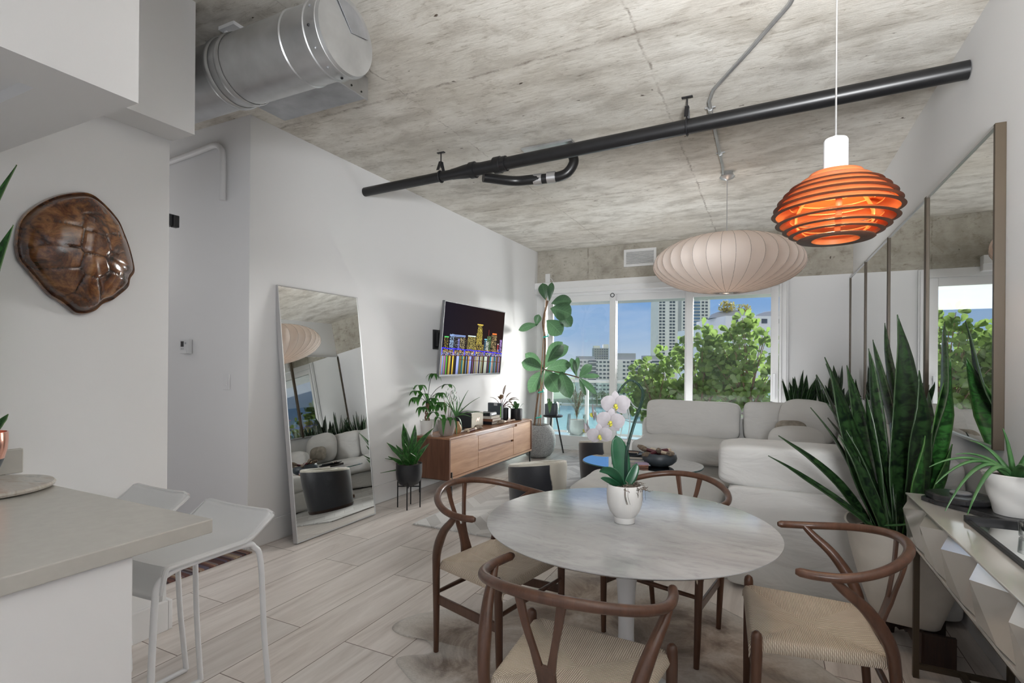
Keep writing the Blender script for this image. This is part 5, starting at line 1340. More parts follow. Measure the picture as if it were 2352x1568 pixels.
t = thing('aloe_plant', 'spiky aloe with drooping leaves in a glossy taupe pot on the console', 'plant', (-3.03, 4.66, CZ))
b = MB(); b.lathe([(0, 0), (.062, 0), (.080, .03), (.094, .09), (.098, .165), (.092, .165), (.088, .15), (0, .15)], seg=40); b.build('pot', M['taupeceramic'], t)
b = MB(); b.lathe([(.09, .152), (0, .156)], seg=20); b.build('soil', M['soil'], t)
AO = Vector((-3.03, 4.66, CZ))
b = MB()
for tp, bw in (((-2.80, 4.71, 1.077), .1), ((-2.69, 4.763, 1.006), .12), ((-2.63, 4.793, .83), .25), ((-2.76, 4.73, .79), .25), ((-3.02, 4.607, 1.035), .05), ((-2.97, 4.631, 1.03), .05), ((-2.90, 4.66, .98), .02), ((-2.95, 4.75, .95), 0), ((-3.1, 4.74, .95), .1)):
    tp = Vector(tp) - AO; b0 = Vector((.09, .04, .20)); mid = b0.lerp(tp, .5) + Vector((0, 0, bw * .6 * (tp - b0).length + .02))
    P_ = bez(b0, mid, tp, 9); b.tube(P_, [(lerp(.014, .002, (i / 9) ** 1.2), lerp(.007, .0015, i / 9)) for i in range(10)], 7)
b.build('aloe_leaves', M['aloe'], t)
for k, (x, y, z, w_) in enumerate([(-.06, -.14, .08, .045), (.05, -.14, .01, .05), (-.10, -.10, .10, .04), (.14, -.02, .0, .04), (.10, -.08, .10, .045), (.0, -.10, .2, .05), (.16, .05, -.02 + .06, .04)]):
    b = MB(); b.leaf(bez((x * .4, y * .4, .155), (x * .9, y * .9, .26), (x, y, z), 8), w_, prof_lance, None, .1); b.build('broad_leaf', M['pachira'], t)
b = MB()
for k in range(5):
    x, y = [(-.03, .0), (.0, .05), (.05, .02), (.02, .08), (-.02, .08)][k]; h = [.42, .46, .38, .45, .36][k]
    b.tube([(x * .5, y * .5, .15), (x, y, h * .6 + .1), (x * 1.6, y * 1.8, h)], .0022, 5)
b.build('vine_stems', M['bark'], t)
lf = MB(); r = random.Random(3)
for k in range(24):
    p = Vector((r.uniform(-.05, .10), r.uniform(-.02, .16), r.uniform(.26, .50))); q = p + Vector((r.uniform(-.03, .03), r.uniform(-.03, .03), -r.uniform(.03, .08)))
    lf.leaf([p, p.lerp(q, .35) + Vector((.008, 0, 0)), p.lerp(q, .7), q], .018, prof_lance, None, .1, 2)
lf.build('vine_leaves', M['greyleaf'], t)

t = tag(MB().lathe([(0, 0), (.03, .002), (.045, .03), (.046, .055), (.036, .085), (.022, .10), (.018, .12), (.012, .125), (0, .126)], seg=24).build('gourd', M['tan'], loc=(-3.02, 4.86, CZ)), 'tan dried gourd beside the taupe pot', 'gourd')
t = thing('magazine_stack', 'flat pile of dark magazines on console beside the gourd', 'magazines', (-3.16, 5.0, CZ))
MB().box(-.09, .10, -.12, .12, 0, .008).build('magazine', M['silver'], t, False); b = MB(); b.box(-.085, .095, -.11, .125, .009, .018); b.build('magazine', M['screenoff'], t, False)
b = MB(); b.lathe([(0, .0185), (.02, .0185), (.018, .02), (0, .02)], (.03, -.02, 0), 12); b.lathe([(0, .0185), (.015, .0185), (.013, .02), (0, .02)], (.05, .06, 0), 12); b.build('coin', M['copper'], t)
t = thing('speaker', 'champagne fronted black speaker box on the console', 'speaker', (-3.20, 5.30, CZ), -.0)
MB().box(-.12, .10, -.02, .26, 0, .175).build('housing', M['blackplastic'], t, False, .006)
MB().box(.101, .108, -.015, .255, .004, .171).build('grille', M['speakerfab'], t, False, .003)
MB().box(-.03, .05, .08, .2, .1755, .179).build('top_panel', M['screenoff'], t, False)
b = MB()
for k, (y0, y1, z) in enumerate(((.10, .112, .09), (.118, .13, .10), (.136, .148, .09), (.154, .166, .10))):
    b.box(.1085, .1095, y0, y0 + .002, z - .02, z + .006); b.box(.1085, .1095, y0, y1, z + .004, z + .006); b.box(.1085, .1095, y0, y1 - .004, z - .008, z - .006)
b.build('logo', M['copper'], t, False)
for k, (c, l, z, dx) in enumerate((('screenoff', 'grey coffee-table book at bottom of the console pile', 0, 0), ('brownleather', 'brown-spined book in the middle of the console pile', .037, .01), ('bcream', 'cream hardback on top of the console pile, under the player', .071, -.005))):
    o = thing('book', l, 'book', (-3.17 + dx, 5.70, CZ + z), 0, 'stacked books on the console'); h = (.036, .033, .03)[k]
    b = MB(); b.box(-.11, .13, -.02, .22, 0, .003); b.box(-.11, .13, -.02, .22, h - .0035, h - .0005); b.box(-.11, .13, -.02, -.015, .003, h - .0035); b.build('cover', M[c], o, False)
    MB().box(-.105, .124, -.015, .215, .0032, h - .0037).build('pages', M['paper'], o, False)
t = thing('media_player', 'small black streaming box on top of the books', 'media player', (-3.16, 5.78, CZ + .102))
MB().box(-.08, .09, -.09, .08, 0, .042).build('housing', M['blackplastic'], t, False, .006)
b = MB(); [b.box(.0905, .092, -.05 + k * .035, -.03 + k * .035, .012, .03) for k in range(4)]; b.build('ports', M['silver'], t, False)
t = thing('router', 'upright dark modem with a column of green lights on the console', 'router', (-3.19, 6.05, CZ))
MB().box(-.09, .11, -.035, .02, 0, .24).build('housing', M['bluegreyc'], t, False, .005)
MB().box(-.0, .05, -.0365, -.035, .205, .235).build('badge', M['silver'], t, False)
for k in range(12):
    MB().box(.096, .104, -.0375, -.035, .06 + k * .012, .065 + k * .012).build('led', M['greenled'], t, False)
# bronze-leaved plant in black pot
t = thing('bronze_leaf_plant', 'bronze-leaved philodendron in a glossy black pot behind the modem', 'plant', (-3.19, 6.24, CZ))
b = MB(); b.lathe([(0, 0), (.08, 0), (.09, .02), (.09, .16), (.084, .16), (.08, .15), (0, .15)], seg=32); b.build('pot', M['blackmatte'], t)
PH = [(.06, .0, .47, .07, .1), (-.12, -.12, .30, .05, .2), (.10, .10, .36, .05, .3), (.02, -.14, .32, .05, .3), (.16, .20, .25, .08, .4), (.18, .12, .28, .07, .4), (.14, .05, .10, .07, .5), (-.05, -.2, .10, .06, .6), (.16, -.02, .22, .06, .4), (.10, .22, .13, .07, .6), (-.06, .1, .33, .05, .2)]
for x, y, z, w_, bw in PH:
    b = MB(); tp = Vector((x, y, z)); b0 = Vector((0, 0, .15)); m_ = b0.lerp(tp, .35) + Vector((0, 0, .06)); s_ = b0.lerp(tp, .4) + Vector((0, 0, .05))
    b.tube(bez(b0, b0.lerp(s_, .5) + Vector((0, 0, .02)), s_, 4), .004, 5); b.build('stalk', M['maroon'], t)
    b = MB(); b.leaf(bez(s_, s_.lerp(tp, .5) + Vector((0, 0, bw * .1)), tp, 9), w_, prof_round, None, .25); b.build('leaf', M['philo'], t)
t = thing('potted_succulent', 'small green trailing plant in a black cylinder pot on the console end', 'plant', (-3.03, 6.36, CZ))
b = MB(); b.lathe([(0, 0), (.078, 0), (.08, .004), (.08, .145), (.075, .145), (.073, .13), (0, .13)], seg=32); b.build('pot', M['blackmatte'], t)
for x, y, z, w_ in ((-.10, -.06, .08, .05), (.06, -.08, .22, .05), (.10, .04, .2, .05), (-.05, .05, .24, .05), (.0, -.10, .15, .04)):
    b = MB(); b.leaf(bez((x * .3, y * .3, .135), (x * .8, y * .8, .24), (x, y, z), 8), w_, prof_lance, None, .2); b.build('leaf', M['aloe'], t)
# calligraphy brushes
def brush(name_label, loc, ang, L, wrap, flip=1):
    o = thing('calligraphy_brush', name_label, 'brush', loc, ang, 'large brushes lying on the console front')
    b = MB(); b.tube([(0, 0, .016), (.012, 0, .016), (.02, 0, .016), (L * .5, 0, .016), (L * .62, 0, .018)], [.010, .016, .012, .013, .018], 12); b.build('handle', M['bone'], o)
    b = MB()
    for k in range(9): b.tube([(.03 + k * L * .05, 0, .016), (.03 + k * L * .05 + .006, 0, .016)], .0155, 12)
    b.build('wrap_band', M[wrap], o)
    b = MB(); b.tube([(L * .60, 0, .020), (L * .68, 0, .026), (L * .80, 0, .024), (L * .95, 0, .010), (L, 0, .004)], [.017, .026, .024, .010, .002], 12); b.build('bristles', M['bristle'], o)
brush('maroon-striped brush nearest the taupe pot', (-2.93, 4.93, CZ), 1.75, .40, 'maroon')
brush('pale-banded brush with dark bristles behind the maroon one', (-3.00, 4.98, CZ), 1.5, .36, 'bone')
brush('brown-banded brush pointing back toward the black pot', (-2.97, 6.18, CZ), -1.65, .46, 'brownleather')

# ================================================================= sofa
def sofa():
    t = thing('sectional_sofa', 'large white slipcovered sectional sofa wrapping the corner by the window', 'sofa', (0, 0, .012))
    def cu(name, c, s_, n=5, puff=0, wr=.010, seed=0, rot=None, mat='slip', div=18):
        b = MB(); b.cushion(c, s_, n, puff, wr, seed, rot, div); return b.build(name, M[mat], t, auto=0)
    # near section, back turned to the dining table
    cu('back_frame', (.35, 3.60, .315), (1.15, .22, .60), 22, 0, .003, 1, div=30)
    cu('back_cushion', (.33, 3.66, .74), (1.22, .30, .27), 7, .04, .014, 2, Matrix.Rotation(.05, 3, 'X'), div=30)
    cu('base', (.36, 4.42, .13), (1.16, 1.50, .24), 12, 0, .004, 3)
    cu('seat_cushion', (.33, 4.42, .34), (1.20, 1.45, .22), 5, .15, .014, 4)
    # right wall run
    cu('base', (.50, 5.88, .13), (.88, 1.44, .24), 12, 0, .004, 5)
    cu('seat_cushion', (.40, 5.88, .34), (.98, 1.44, .22), 5, .15, .014, 6)
    cu('back_cushion', (.74, 4.60, .67), (.26, 1.10, .52), 4.5, .25, .02, 7, Matrix.Rotation(.12, 3, 'Y'))
    cu('back_cushion', (.76, 5.72, .66), (.24, 1.08, .50), 4.5, .25, .02, 8, Matrix.Rotation(.12, 3, 'Y'))
    # window run
    cu('base', (-.35, 6.62, .13), (2.26, .98, .24), 12, 0, .004, 9)
    cu('back_frame', (-.36, 7.02, .36), (2.24, .18, .66), 10, 0, .004, 10)
    cu('seat_cushion', (-.87, 6.48, .36), (1.14, .96, .22), 6, .12, .022, 11, div=26)
    cu('seat_cushion', (.27, 6.50, .36), (1.12, .94, .22), 6, .12, .016, 12, div=22)
    cu('back_cushion', (-.84, 6.83, .67), (1.09, .27, .45), 8, .22, .014, 13, Matrix.Rotation(-.10, 3, 'X'), div=30)
    cu('back_cushion', (.05, 6.84, .68), (.62, .26, .46), 7, .2, .014, 14, Matrix.Rotation(-.10, 3, 'X'), div=24)
    cu('back_cushion', (.56, 6.86, .67), (.52, .26, .46), 7, .2, .014, 15, Matrix.Rotation(-.10, 3, 'X'))
    return t
sofa()
def pillow(name, label, c, s_, rot, mat, seed, n=3.2):
    b = MB(); b.cushion((0, 0, 0), s_, n, .55, .012, seed, None, 20); o = b.build(name, M[mat], auto=0, loc=c); o.rotation_euler = rot
    tag(o, label, 'pillow'); return o
pillow('throw_pillow', 'big white square pillow leaning at the sofa corner', (.38, 6.55, .735), (.56, .20, .50), (-.22, .06, -.15), 'slip', 21)
pillow('throw_pillow', 'small taupe hide pillow peeking between the white cushions', (.215, 6.30, .66), (.30, .10, .24), (-.25, .05, -.1), 'linen', 22)
pillow('throw_pillow', 'low white pillow in front of the small taupe one', (.25, 5.88, .60), (.50, .18, .32), (-.25, .02, .05), 'slip', 23)
t = thing('ottoman', 'large white slipcovered ottoman between coffee table and dining table', 'ottoman', (-.84, 4.20, .012))
b = MB(); b.cushion((0, 0, .13), (1.04, .90, .24), 12, 0, .004, 31, None, 14); b.build('base', M['slip'], t, auto=0)
b = MB(); b.cushion((0, 0, .33), (1.10, .96, .21), 6, .14, .02, 32, None, 26); b.build('seat_cushion', M['slip'], t, auto=0)

# ================================================================= coffee table
t = thing('coffee_table', 'oval glass coffee table on a sculpted walnut base', 'coffee table', (-1.09, 5.09, .012))
def ell(a, rx, ry): return (rx * math.copysign(abs(math.cos(a)) ** .85, math.cos(a)), ry * math.copysign(abs(math.sin(a)) ** .85, math.sin(a)))
poly = [ell(2 * PI * k / 96, .56, .40) for k in range(96)]
b = MB(); b.prism(poly, .396, .408); b.build('glass_top', M['tableglass'], t, auto=30)
b = MB(); b.tube([(x * 1.0, y * 1.0, .402) for x, y in poly], (.006), 6, closed=True); b.build('glass_edge', M['glassedge'], t)
for s_ in (1, -1):
    b = MB(); plank(b, catmull([(s_ * .40, -.02, .01), (s_ * .36, -.0, .10), (s_ * .30, .02, .25), (s_ * .38, .04, .394)], 5), (0, 1, 0), [.05] * 16, .045)
    plank(b, catmull([(s_ * .40, .06, .02), (s_ * .10, .10, .06), (-s_ * .10, .05, .14), (-s_ * .22, -.10, .28), (-s_ * .26, -.16, .394)], 5), (0, 1, 0), [.028] * 21, .04); b.build('leg', M['walnut'], t, True, .004)
TZ = .421
t = thing('decor_bowl', 'matte blue-black bowl filled with brush handles on the glass table', 'bowl', (-.905, 5.0, TZ))
b = MB(); b.lathe([(0, 0), (.075, 0), (.12, .02), (.152, .05), (.158, .08), (.150, .108), (.138, .122), (.131, .122), (.14, .10), (.145, .08), (.135, .05), (.10, .025), (0, .015)], seg=48); b.build('bowl_body', M['bluegreyc'], t)
for k, (a, z, tl) in enumerate(((.3, .12, .05), (.9, .135, .0), (2.4, .13, .02), (-.2, .12, .03), (1.7, .11, .06))):
    o = thing('calligraphy_brush', ['dark wrapped brush lying across bowl toward the sofa', 'maroon-handled brush on the top of the bowl', 'bristle brush pointing up-left out of the bowl', 'bone-ended brush at the right rim of the bowl', 'short brown brush at the back of the bowl'][k], 'brush', (-.905, 5.0, TZ + z), a, 'brushes in the coffee-table bowl')
    b = MB(); b.tube([(-.12, 0, -.02 + tl), (-.02, 0, 0), (.09, 0, .0)], [.013, .017, .020], 10); b.build('handle', M[['maroon', 'maroon', 'bone', 'brownleather', 'maroon'][k]], o)
    b = MB(); b.tube([(.09, 0, 0), (.125, 0, 0)], [.021, .019], 12); b.build('end_cap', M['bone'], o)
    b = MB(); b.tube([(-.12, 0, -.02 + tl), (-.16, 0, -.02 + tl * 1.3), (-.20, 0, -.02 + tl * 1.6)], [.018, .024, .012], 10); b.build('bristles', M['bristle'], o)
def tbook(label, loc, sx, sy, h, ang, cov):
    o = thing('book', label, 'book', loc, ang, 'books on the glass coffee table')
    b = MB(); b.box(-sx, sx, -sy, sy, 0, .003); b.box(-sx, sx, -sy, sy, h - .003, h); b.box(-sx, -sx + .004, -sy, sy, .003, h - .003); b.build('cover', M[cov], o, False)
    MB().box(-sx + .005, sx - .004, -sy + .004, sy - .004, .0032, h - .0032).build('pages', M['paper'], o, False)
tbook('grey coffee-table book at the bottom of the pile', (-1.22, 5.12, TZ), .15, .11, .028, .1, 'galvdull')
tbook('black coffee-table book under the brush tray', (-1.22, 5.13, TZ + .029), .14, .10, .026, .18, 'blackplastic')
t = thing('brush_tray', 'black oval tray with pens on the coffee-table books', 'tray', (-1.22, 5.13, TZ + .056))
b = MB(); b.lathe([(0, 0), (.11, 0), (.14, .008), (.15, .02), (.143, .02), (.135, .012), (0, .006)], seg=36); b.build('tray_body', M['blackplastic'], t)
for k in range(5):
    b = MB(); b.tube([(-.10 + k * .01, -.06 + k * .03, .022), (.09, -.05 + k * .025, .024)], .008, 8); b.build('pen', M[['blackplastic', 'bone', 'blackplastic', 'brownleather', 'blackplastic'][k]], t)
for k, (l, c) in enumerate((('brown box at the bottom of the small card pile', 'brownleather'), ('copper-brown box in the middle of the small card pile', 'copper'), ('lilac topped deck at the top of the small card pile', 'lilac'))):
    o = MB().box(-.055, .055, -.04, .04, 0, .014).build('card_box', M[c], smooth=False, bevel=.002, loc=(-1.035, 4.84, TZ + k * .0145)); o.rotation_euler = (0, 0, .35 + k * .08)
    tag(o, l, 'box', 'small card boxes on the glass table')

# ================================================================= cowhide tub chairs
def tub(label, loc, rz):
    t = thing('tub_chair', label, 'chair', loc, rz, 'cowhide tub chairs')
    def prof_h(a): return .400 + .085 * (0.5 - 0.5 * math.cos(a))      # a=pi is the back
    b = MB(); n = 48; RO, RI = .262, .21; rows = []
    for k in range(n):
        a = 2 * PI * k / n; h = prof_h(a); row = []
        for r_, z in ((RO * .92, .03), (RO * .96, .15), (RO, .32), (RO * 1.01, h - .03), (RO * .995, h - .006)):
            row.append(b.vert((r_ * math.cos(a), r_ * 1.02 * math.sin(a), z), (0.5 - 0.5 * math.cos(a - 1.16), z)))
        rows.append(row)
    for k in range(n):
        for j in range(4): b.face((rows[k][j], rows[(k + 1) % n][j], rows[(k + 1) % n][j + 1], rows[k][j + 1]))
    b.face([rows[k][0] for k in range(n)][::-1]); b.build('shell', M['cowhide'], t, auto=60)
    b = MB(); rows = []
    for k in range(n):
        a = 2 * PI * k / n; h = prof_h(a); row = []
        for r_, z in ((RO * 1.0, h - .010), (RO * .99, h + .006), (RO * .93, h + .012), (RI * 1.0, h + .004), (RI * .92, h - .03), (RI * .6, .405 + .025), (.02, .42)):
            row.append(b.vert((r_ * math.cos(a), r_ * 1.02 * math.sin(a), z), (.9, z)))
        rows.append(row)
    for k in range(n):
        for j in range(6): b.face((rows[k][j], rows[(k + 1) % n][j], rows[(k + 1) % n][j + 1], rows[k][j + 1]))
    b.face([rows[k][6] for k in range(n)]); b.build('seat', M['creamhide'], t, auto=60)
    b = MB(); b.lathe([(0, 0), (.235, 0), (.245, .03), (0, .03)], seg=36); b.build('base', M['darkwood'], t)
    return t
tub('black cowhide tub chair with cream seat nearest the dining table', (-1.88, 4.40, .013), 2.5)
tub('black cowhide tub chair behind the coffee table by the window', (-1.72, 5.92, .013), 2.0)

# ================================================================= orchid
t = thing('orchid_plant', 'white phalaenopsis orchid in a fluted white pot on the marble table', 'orchid', (-.515, 2.095, .741))
b = MB(); flute = lambda a, z: 1 + (.010 * abs(math.sin(a * 28)) if .03 < z < .145 else 0)
b.lathe([(0, 0), (.040, 0), (.041, .018), (.040, .022), (.058, .045), (.068, .075), (.070, .11), (.070, .15), (.068, .1525), (.064, .150), (.063, .13), (0, .13)], seg=168, fn=flute); b.build('pot', M['whiteceramic'], t, auto=50)
b = MB(); r = random.Random(8)
b.lathe([(.062, .133), (.03, .142), (0, .145)], seg=20)
for k in range(110):
    a = r.uniform(-1.9, 1.6); q = r.uniform(.02, .066); p = Vector((q * math.cos(a), q * math.sin(a), .14))
    P_ = [p]
    for j in range(5): P_.append(P_[-1] + Vector((r.uniform(-.012, .018), r.uniform(-.014, .014), r.uniform(-.009, .012) - (.006 if j > 2 else 0))))
    b.tube(P_, [.0016, .0016, .0014, .0012, .001, .0006], 4)
for k in range(8):
    a = r.uniform(-1.6, 0.8); P_ = [Vector((.066 * math.cos(a), .066 * math.sin(a), .150)), Vector((.078 * math.cos(a), .078 * math.sin(a), .148)), Vector((.080 * math.cos(a), .080 * math.sin(a), .12)), Vector((.082 * math.cos(a + .1), .082 * math.sin(a + .1), .09))]
    b.tube(catmull(P_, 3), .0006, 4)
b.build('moss', M['moss'], t)
OO = Vector((-.515, 2.095, .741))
vr = Vector((.90, .44, 0))
def ol(base, mid, tip, w_, fold=.15):
    b = MB(); b.leaf(bez(base, mid, tip, 12), w_, lambda u: max(0, math.sin(PI * min(1, u * .93 + .07)) ** .55) * (.75 + .3 * u), vr, fold, 6); b.build('leaf', M['orchleaf'], t, solid=.002)
ol((0.0, 0, .13), (-.015, .0, .25), (-.035, -.01, .345), .080)
ol((0.0, -.01, .13), (.03, 0, .18), (.045, .02, .235), .045)
b = MB(); b.leaf(bez((0, -.01, .13), (-.02, -.06, .24), (-.09, -.05, .20), 12), .055, prof_round, (0, -.55, .83), .2, 6); b.build('leaf', M['orchleaf'], t, solid=.002)
b = MB(); b.leaf(bez((-.01, 0, .13), (-.05, -.04, .18), (-.085, -.05, .175), 10), .030, prof_round, (0, -.5, .85), .2, 4); b.build('leaf', M['orchleaf'], t, solid=.002)
b = MB(); b.leaf(bez((0, 0, .13), (.02, .03, .17), (.02, .09, .18), 10), .05, prof_round, None, .2, 4); b.build('leaf', M['orchleaf'], t, solid=.002)
sp = catmull([Vector(p) - OO for p in ((-0.512, 2.095, 0.865), (-0.508, 2.089, 1.018), (-0.490, 2.117, 1.12), (-0.452, 2.116, 1.244), (-0.466, 2.106, 1.290), (-0.497, 2.089, 1.308), (-0.524, 2.058, 1.276), (-.545, 2.06, 1.235), (-.56, 2.04, 1.17), (-.60, 2.03, 1.12))], 6)
b = MB(); b.tube(sp, [.0042] * (len(sp) - 14) + [.0022] * 14, 7); b.tube([p + Vector((.0065, 0, 0)) for p in sp[:30]], .002, 5); b.build('flower_spike', M['stem'], t)
b = MB()
for k in (8, 15, 22, 27): b.tube([sp[k] - Vector((0, 0, .004)), sp[k] + Vector((0, 0, .004))], .0055, 6)
b.build('spike_clip', M['stem'], t)
def flower(c, R_, face, roll=0):
    root = bpy.data.objects.new('flower', None); COL.objects.link(root); root.parent = t; root.location = c
    q = Vector(face).to_track_quat('Z', 'Y'); root.rotation_mode = 'QUATERNION'; root.rotation_quaternion = q @ Matrix.Rotation(roll, 3, 'Z').to_quaternion()
    b = MB()
    for a, L, w_ in ((PI / 2, 1.0, .62), (PI / 2 + 2.3, .95, .6), (PI / 2 - 2.3, .95, .6)):
        d = Vector((math.cos(a), math.sin(a), 0)); b.leaf([d * (R_ * L * u) + Vector((0, 0, -.004 + .006 * math.sin(PI * u))) for u in [i / 8 for i in range(9)]], R_ * w_, prof_round, (-d.y, d.x, 0), .12, 4)
    for s_ in (1, -1):
        d = Vector((s_ * .96, .28, 0)).normalized()
        b.leaf([d * (R_ * 1.08 * u) + Vector((0, 0, .003 + .010 * math.sin(PI * u))) for u in [i / 8 for i in range(9)]], R_ * 1.15, lambda u: max(0, math.sin(PI * u ** .9)) ** .5, (-d.y, d.x, 0), .10, 6)
    b.build('petals', M['petal'], root)
    b = MB(); b.lathe([(0, .0), (R_ * .10, .006), (R_ * .14, .014), (R_ * .07, .022), (0, .026)], (0, -R_ * .02, 0), 10); b.tube([(0, -R_ * .08, .01), (R_ * .06, -R_ * .22, .02), (0, -R_ * .34, .012)], [.004, .005, .002], 6); b.tube([(0, -R_ * .08, .01), (-R_ * .16, -R_ * .16, .016)], [.004, .002], 6); b.tube([(0, -R_ * .08, .01), (R_ * .16, -R_ * .16, .016)], [.004, .002], 6); b.build('lip', M['yellow'], root)
cf = (.25, -.95, -.12)
flower(Vector((-0.541, 2.045, 1.212)) - OO, .056, cf, .05)
flower(Vector((-0.556, 2.025, 1.147)) - OO, .054, cf, -.1)
flower(Vector((-0.592, 2.0, 1.095)) - OO, .048, (.25, -.93, -.3), .1)
flower(Vector((-0.625, 2.054, 1.172)) - OO, .045, (-.9, -.25, -.1), .5)
flower(Vector((-0.650, 2.04, 1.110)) - OO, .040, (-.9, -.1, -.2), .3)

# ================================================================= faceted console on the right
t = thing('faceted_console', 'glossy champagne console with faceted doors on a bronze frame', 'console', (.573, 1.20, 0))
Y1 = 1.715; zb, zt = .60, .80
b = MB(); b.box(0.012, .38, .0, Y1, zb + .006, zt - .008); b.build('case', M['quartz'], t, False)
M['champ'] = simple('champagne_lacquer', (0.60, 0.58, 0.545), 0.13, 0.30, 0.02, 4)
M['case'] = M['champ']
b = MB(); b.box(-.012, .381, -.01, Y1 + .012, zt - .008, zt); b.build('top_panel', M['champ'], t, False, .002)
b = MB(); b.box(-.006, .381, -.005, Y1 + .006, zb - .006, zb + .006); b.box(-.006, .381, Y1, Y1 + .012, zb, zt - .008); b.build('frame_trim', M['champ'], t, False, .001)
nd = 6; dw = Y1 / nd
for k in range(nd):
    y0, y1 = k * dw + .002, (k + 1) * dw - .002; a, c_ = zb + .007, zt - .009; h = c_ - a; ym = (y0 + y1) / 2
    b = MB()
    P_ = [(0.006, y0, a), (0.006, y1, a), (0.006, y1, c_), (0.006, y0, c_)]
    ap = (-.034, lerp(y0, y1, .80), a + h * .74); ap2 = (-.012, lerp(y0, y1, .30), a + h * .06); ap3 = (-.012, lerp(y0, y1, .86), a + h * .05)
    V_ = [b.vert(p) for p in P_] + [b.vert(ap), b.vert(ap2), b.vert(ap3)]
    for f in ((3, 2, 4), (2, 1, 4), (1, 6, 4), (6, 5, 4), (5, 0, 3), (5, 3, 4), (0, 5, 6), (0, 6, 1)): b.face([V_[i] for i in f])
    b.face([V_[i] for i in (0, 1, 2, 3)])
    bb = b.build('door', M['champ'], t, False)
# legs and stretchers
LX = .02
for x, y in ((LX, Y1 - .04), (LX, .04), (.34, Y1 - .04), (.34, .04)):
    MB().box(x - .011, x + .011, y - .011, y + .011, 0, zb - .007).build('leg', M['bronze'], t, False, .001)
b = MB(); b.box(LX + .011, .329, Y1 - .05, Y1 - .03, .04, .062); b.box(LX + .011, .329, .03, .05, .04, .062); b.box(.17, .192, .05, Y1 - .05, .04, .062); b.box(LX - .011, .351, Y1 - .051, Y1 - .029, zb - .03, zb - .007); b.box(LX - .011, LX + .011, .04, Y1 - .04, zb - .03, zb - .007); b.build('stretcher', M['bronze'], t, False, .001)
KZ = .801
t = thing('slate_board', 'long black slate board on the faceted console', 'slate board', (.80, 2.62, KZ), 0)
b = MB(); r = random.Random(2)
poly = [(-.21, .17), (-.19, .20), (-.05, .23), (.08, .225), (.10, .15), (.10, -.02), (.08, -.16), (.04, -.19), (.0, -.15), (-.10, .02), (-.18, .11)]
b.prism(poly[::-1], 0, .018); b.build('board', M['slate'], t, False, .002)
t = thing('slate_burner', 'thick round black slate stone holding a tea-light dish', 'candle holder', (.715, 2.76, KZ + .019))
b = MB(); b.lathe([(0, 0), (.105, 0), (.11, .006), (.108, .02), (.10, .026), (.03, .027), (0, .027)], seg=26, fn=lambda a, z: 1 + .05 * math.sin(3 * a) + .03 * math.sin(7 * a + 1)); b.build('stone', M['slate'], t, auto=30)
b = MB(); b.lathe([(0, .028), (.034, .028), (.036, .034), (.033, .036), (0, .034)], seg=28); b.build('dish', M['galvdull'], t)
t = thing('mirror_tray', 'black rimmed mirrored tray at the right edge on the console', 'tray', (.655, 1.62, KZ))
b = MB(); b.box(.016, .25, .0, .85, .0, .006); b.build('tray_base', M['mirror_antique'], t, False)
b = MB(); b.box(.0, .26, .851, .875, 0, .022); b.box(.0, .0155, -.02, .850, 0, .012); b.build('rim', M['blackmetal'], t, False, .002)
for k, (x, y) in enumerate([(.13, .70), (.12, .56), (.14, .42)]):
    o = thing('glass_tumbler', ['clear tumbler nearest the slate end of the tray', 'clear tumbler in the middle of the mirrored tray', 'clear tumbler at the frame edge of the tray'][k], 'glass', (.655 + x, 1.62 + y, KZ + .007), 0, 'clear tumblers on the mirrored tray')
    b = MB(); b.lathe([(0, 0), (.026, 0), (.030, .004), (.033, .05), (.031, .05), (.028, .008), (0, .006)], seg=28); b.build('glass_body', M['clearglass'], o)
t = thing('aloe_plant', 'long-leaved aloe in a wavy white pot on the faceted console', 'plant', (.832, 2.60, KZ + .019))
wf = lambda a, z: 1 + .025 * math.sin(a * 3 + z * 70) * (1 if .01 < z < .15 else .2)
b = MB(); b.lathe([(0, 0), (.058, 0)] + [(.062 + .034 * (i / 14), .012 + .14 * i / 14) for i in range(15)] + [(.092, .155), (.086, .145), (0, .14)], seg=72, fn=wf); b.build('pot', M['whiteceramic'], t, auto=60)
b = MB(); b.lathe([(.085, .143), (0, .147)], seg=20); b.build('soil', M['soil'], t)
AC = Vector((.832, 2.60, KZ + .019))
for i, (tp, bw) in enumerate([((.560, 2.42, .985), .25), ((.575, 2.40, .925), .45), ((.60, 2.38, .83), .65), ((.66, 2.36, .83), .65), ((.66, 2.50, 1.03), .1), ((.80, 2.50, 1.14), .0), ((.90, 2.44, 1.13), .0), ((.72, 2.56, 1.08), .05), ((.92, 2.52, 1.08), .1), ((.925, 2.30, 1.0), .2), ((.80, 2.22, .98), .3)]):
    tp = Vector(tp) + Vector((0, .11, 0)) - AC; b0 = Vector((tp.x * .08, tp.y * .08, .145)); L = (tp - b0).length
    P_ = bez(b0, b0.lerp(tp, .45) + Vector((0, 0, .05 + bw * L * .8)), tp, 12)
    b = MB(); b.tube(P_, [(lerp(.016, .002, (k / 12) ** 1.5), lerp(.010, .0015, k / 12)) for k in range(13)], 8); b.build('leaf', M['aloe'], t)

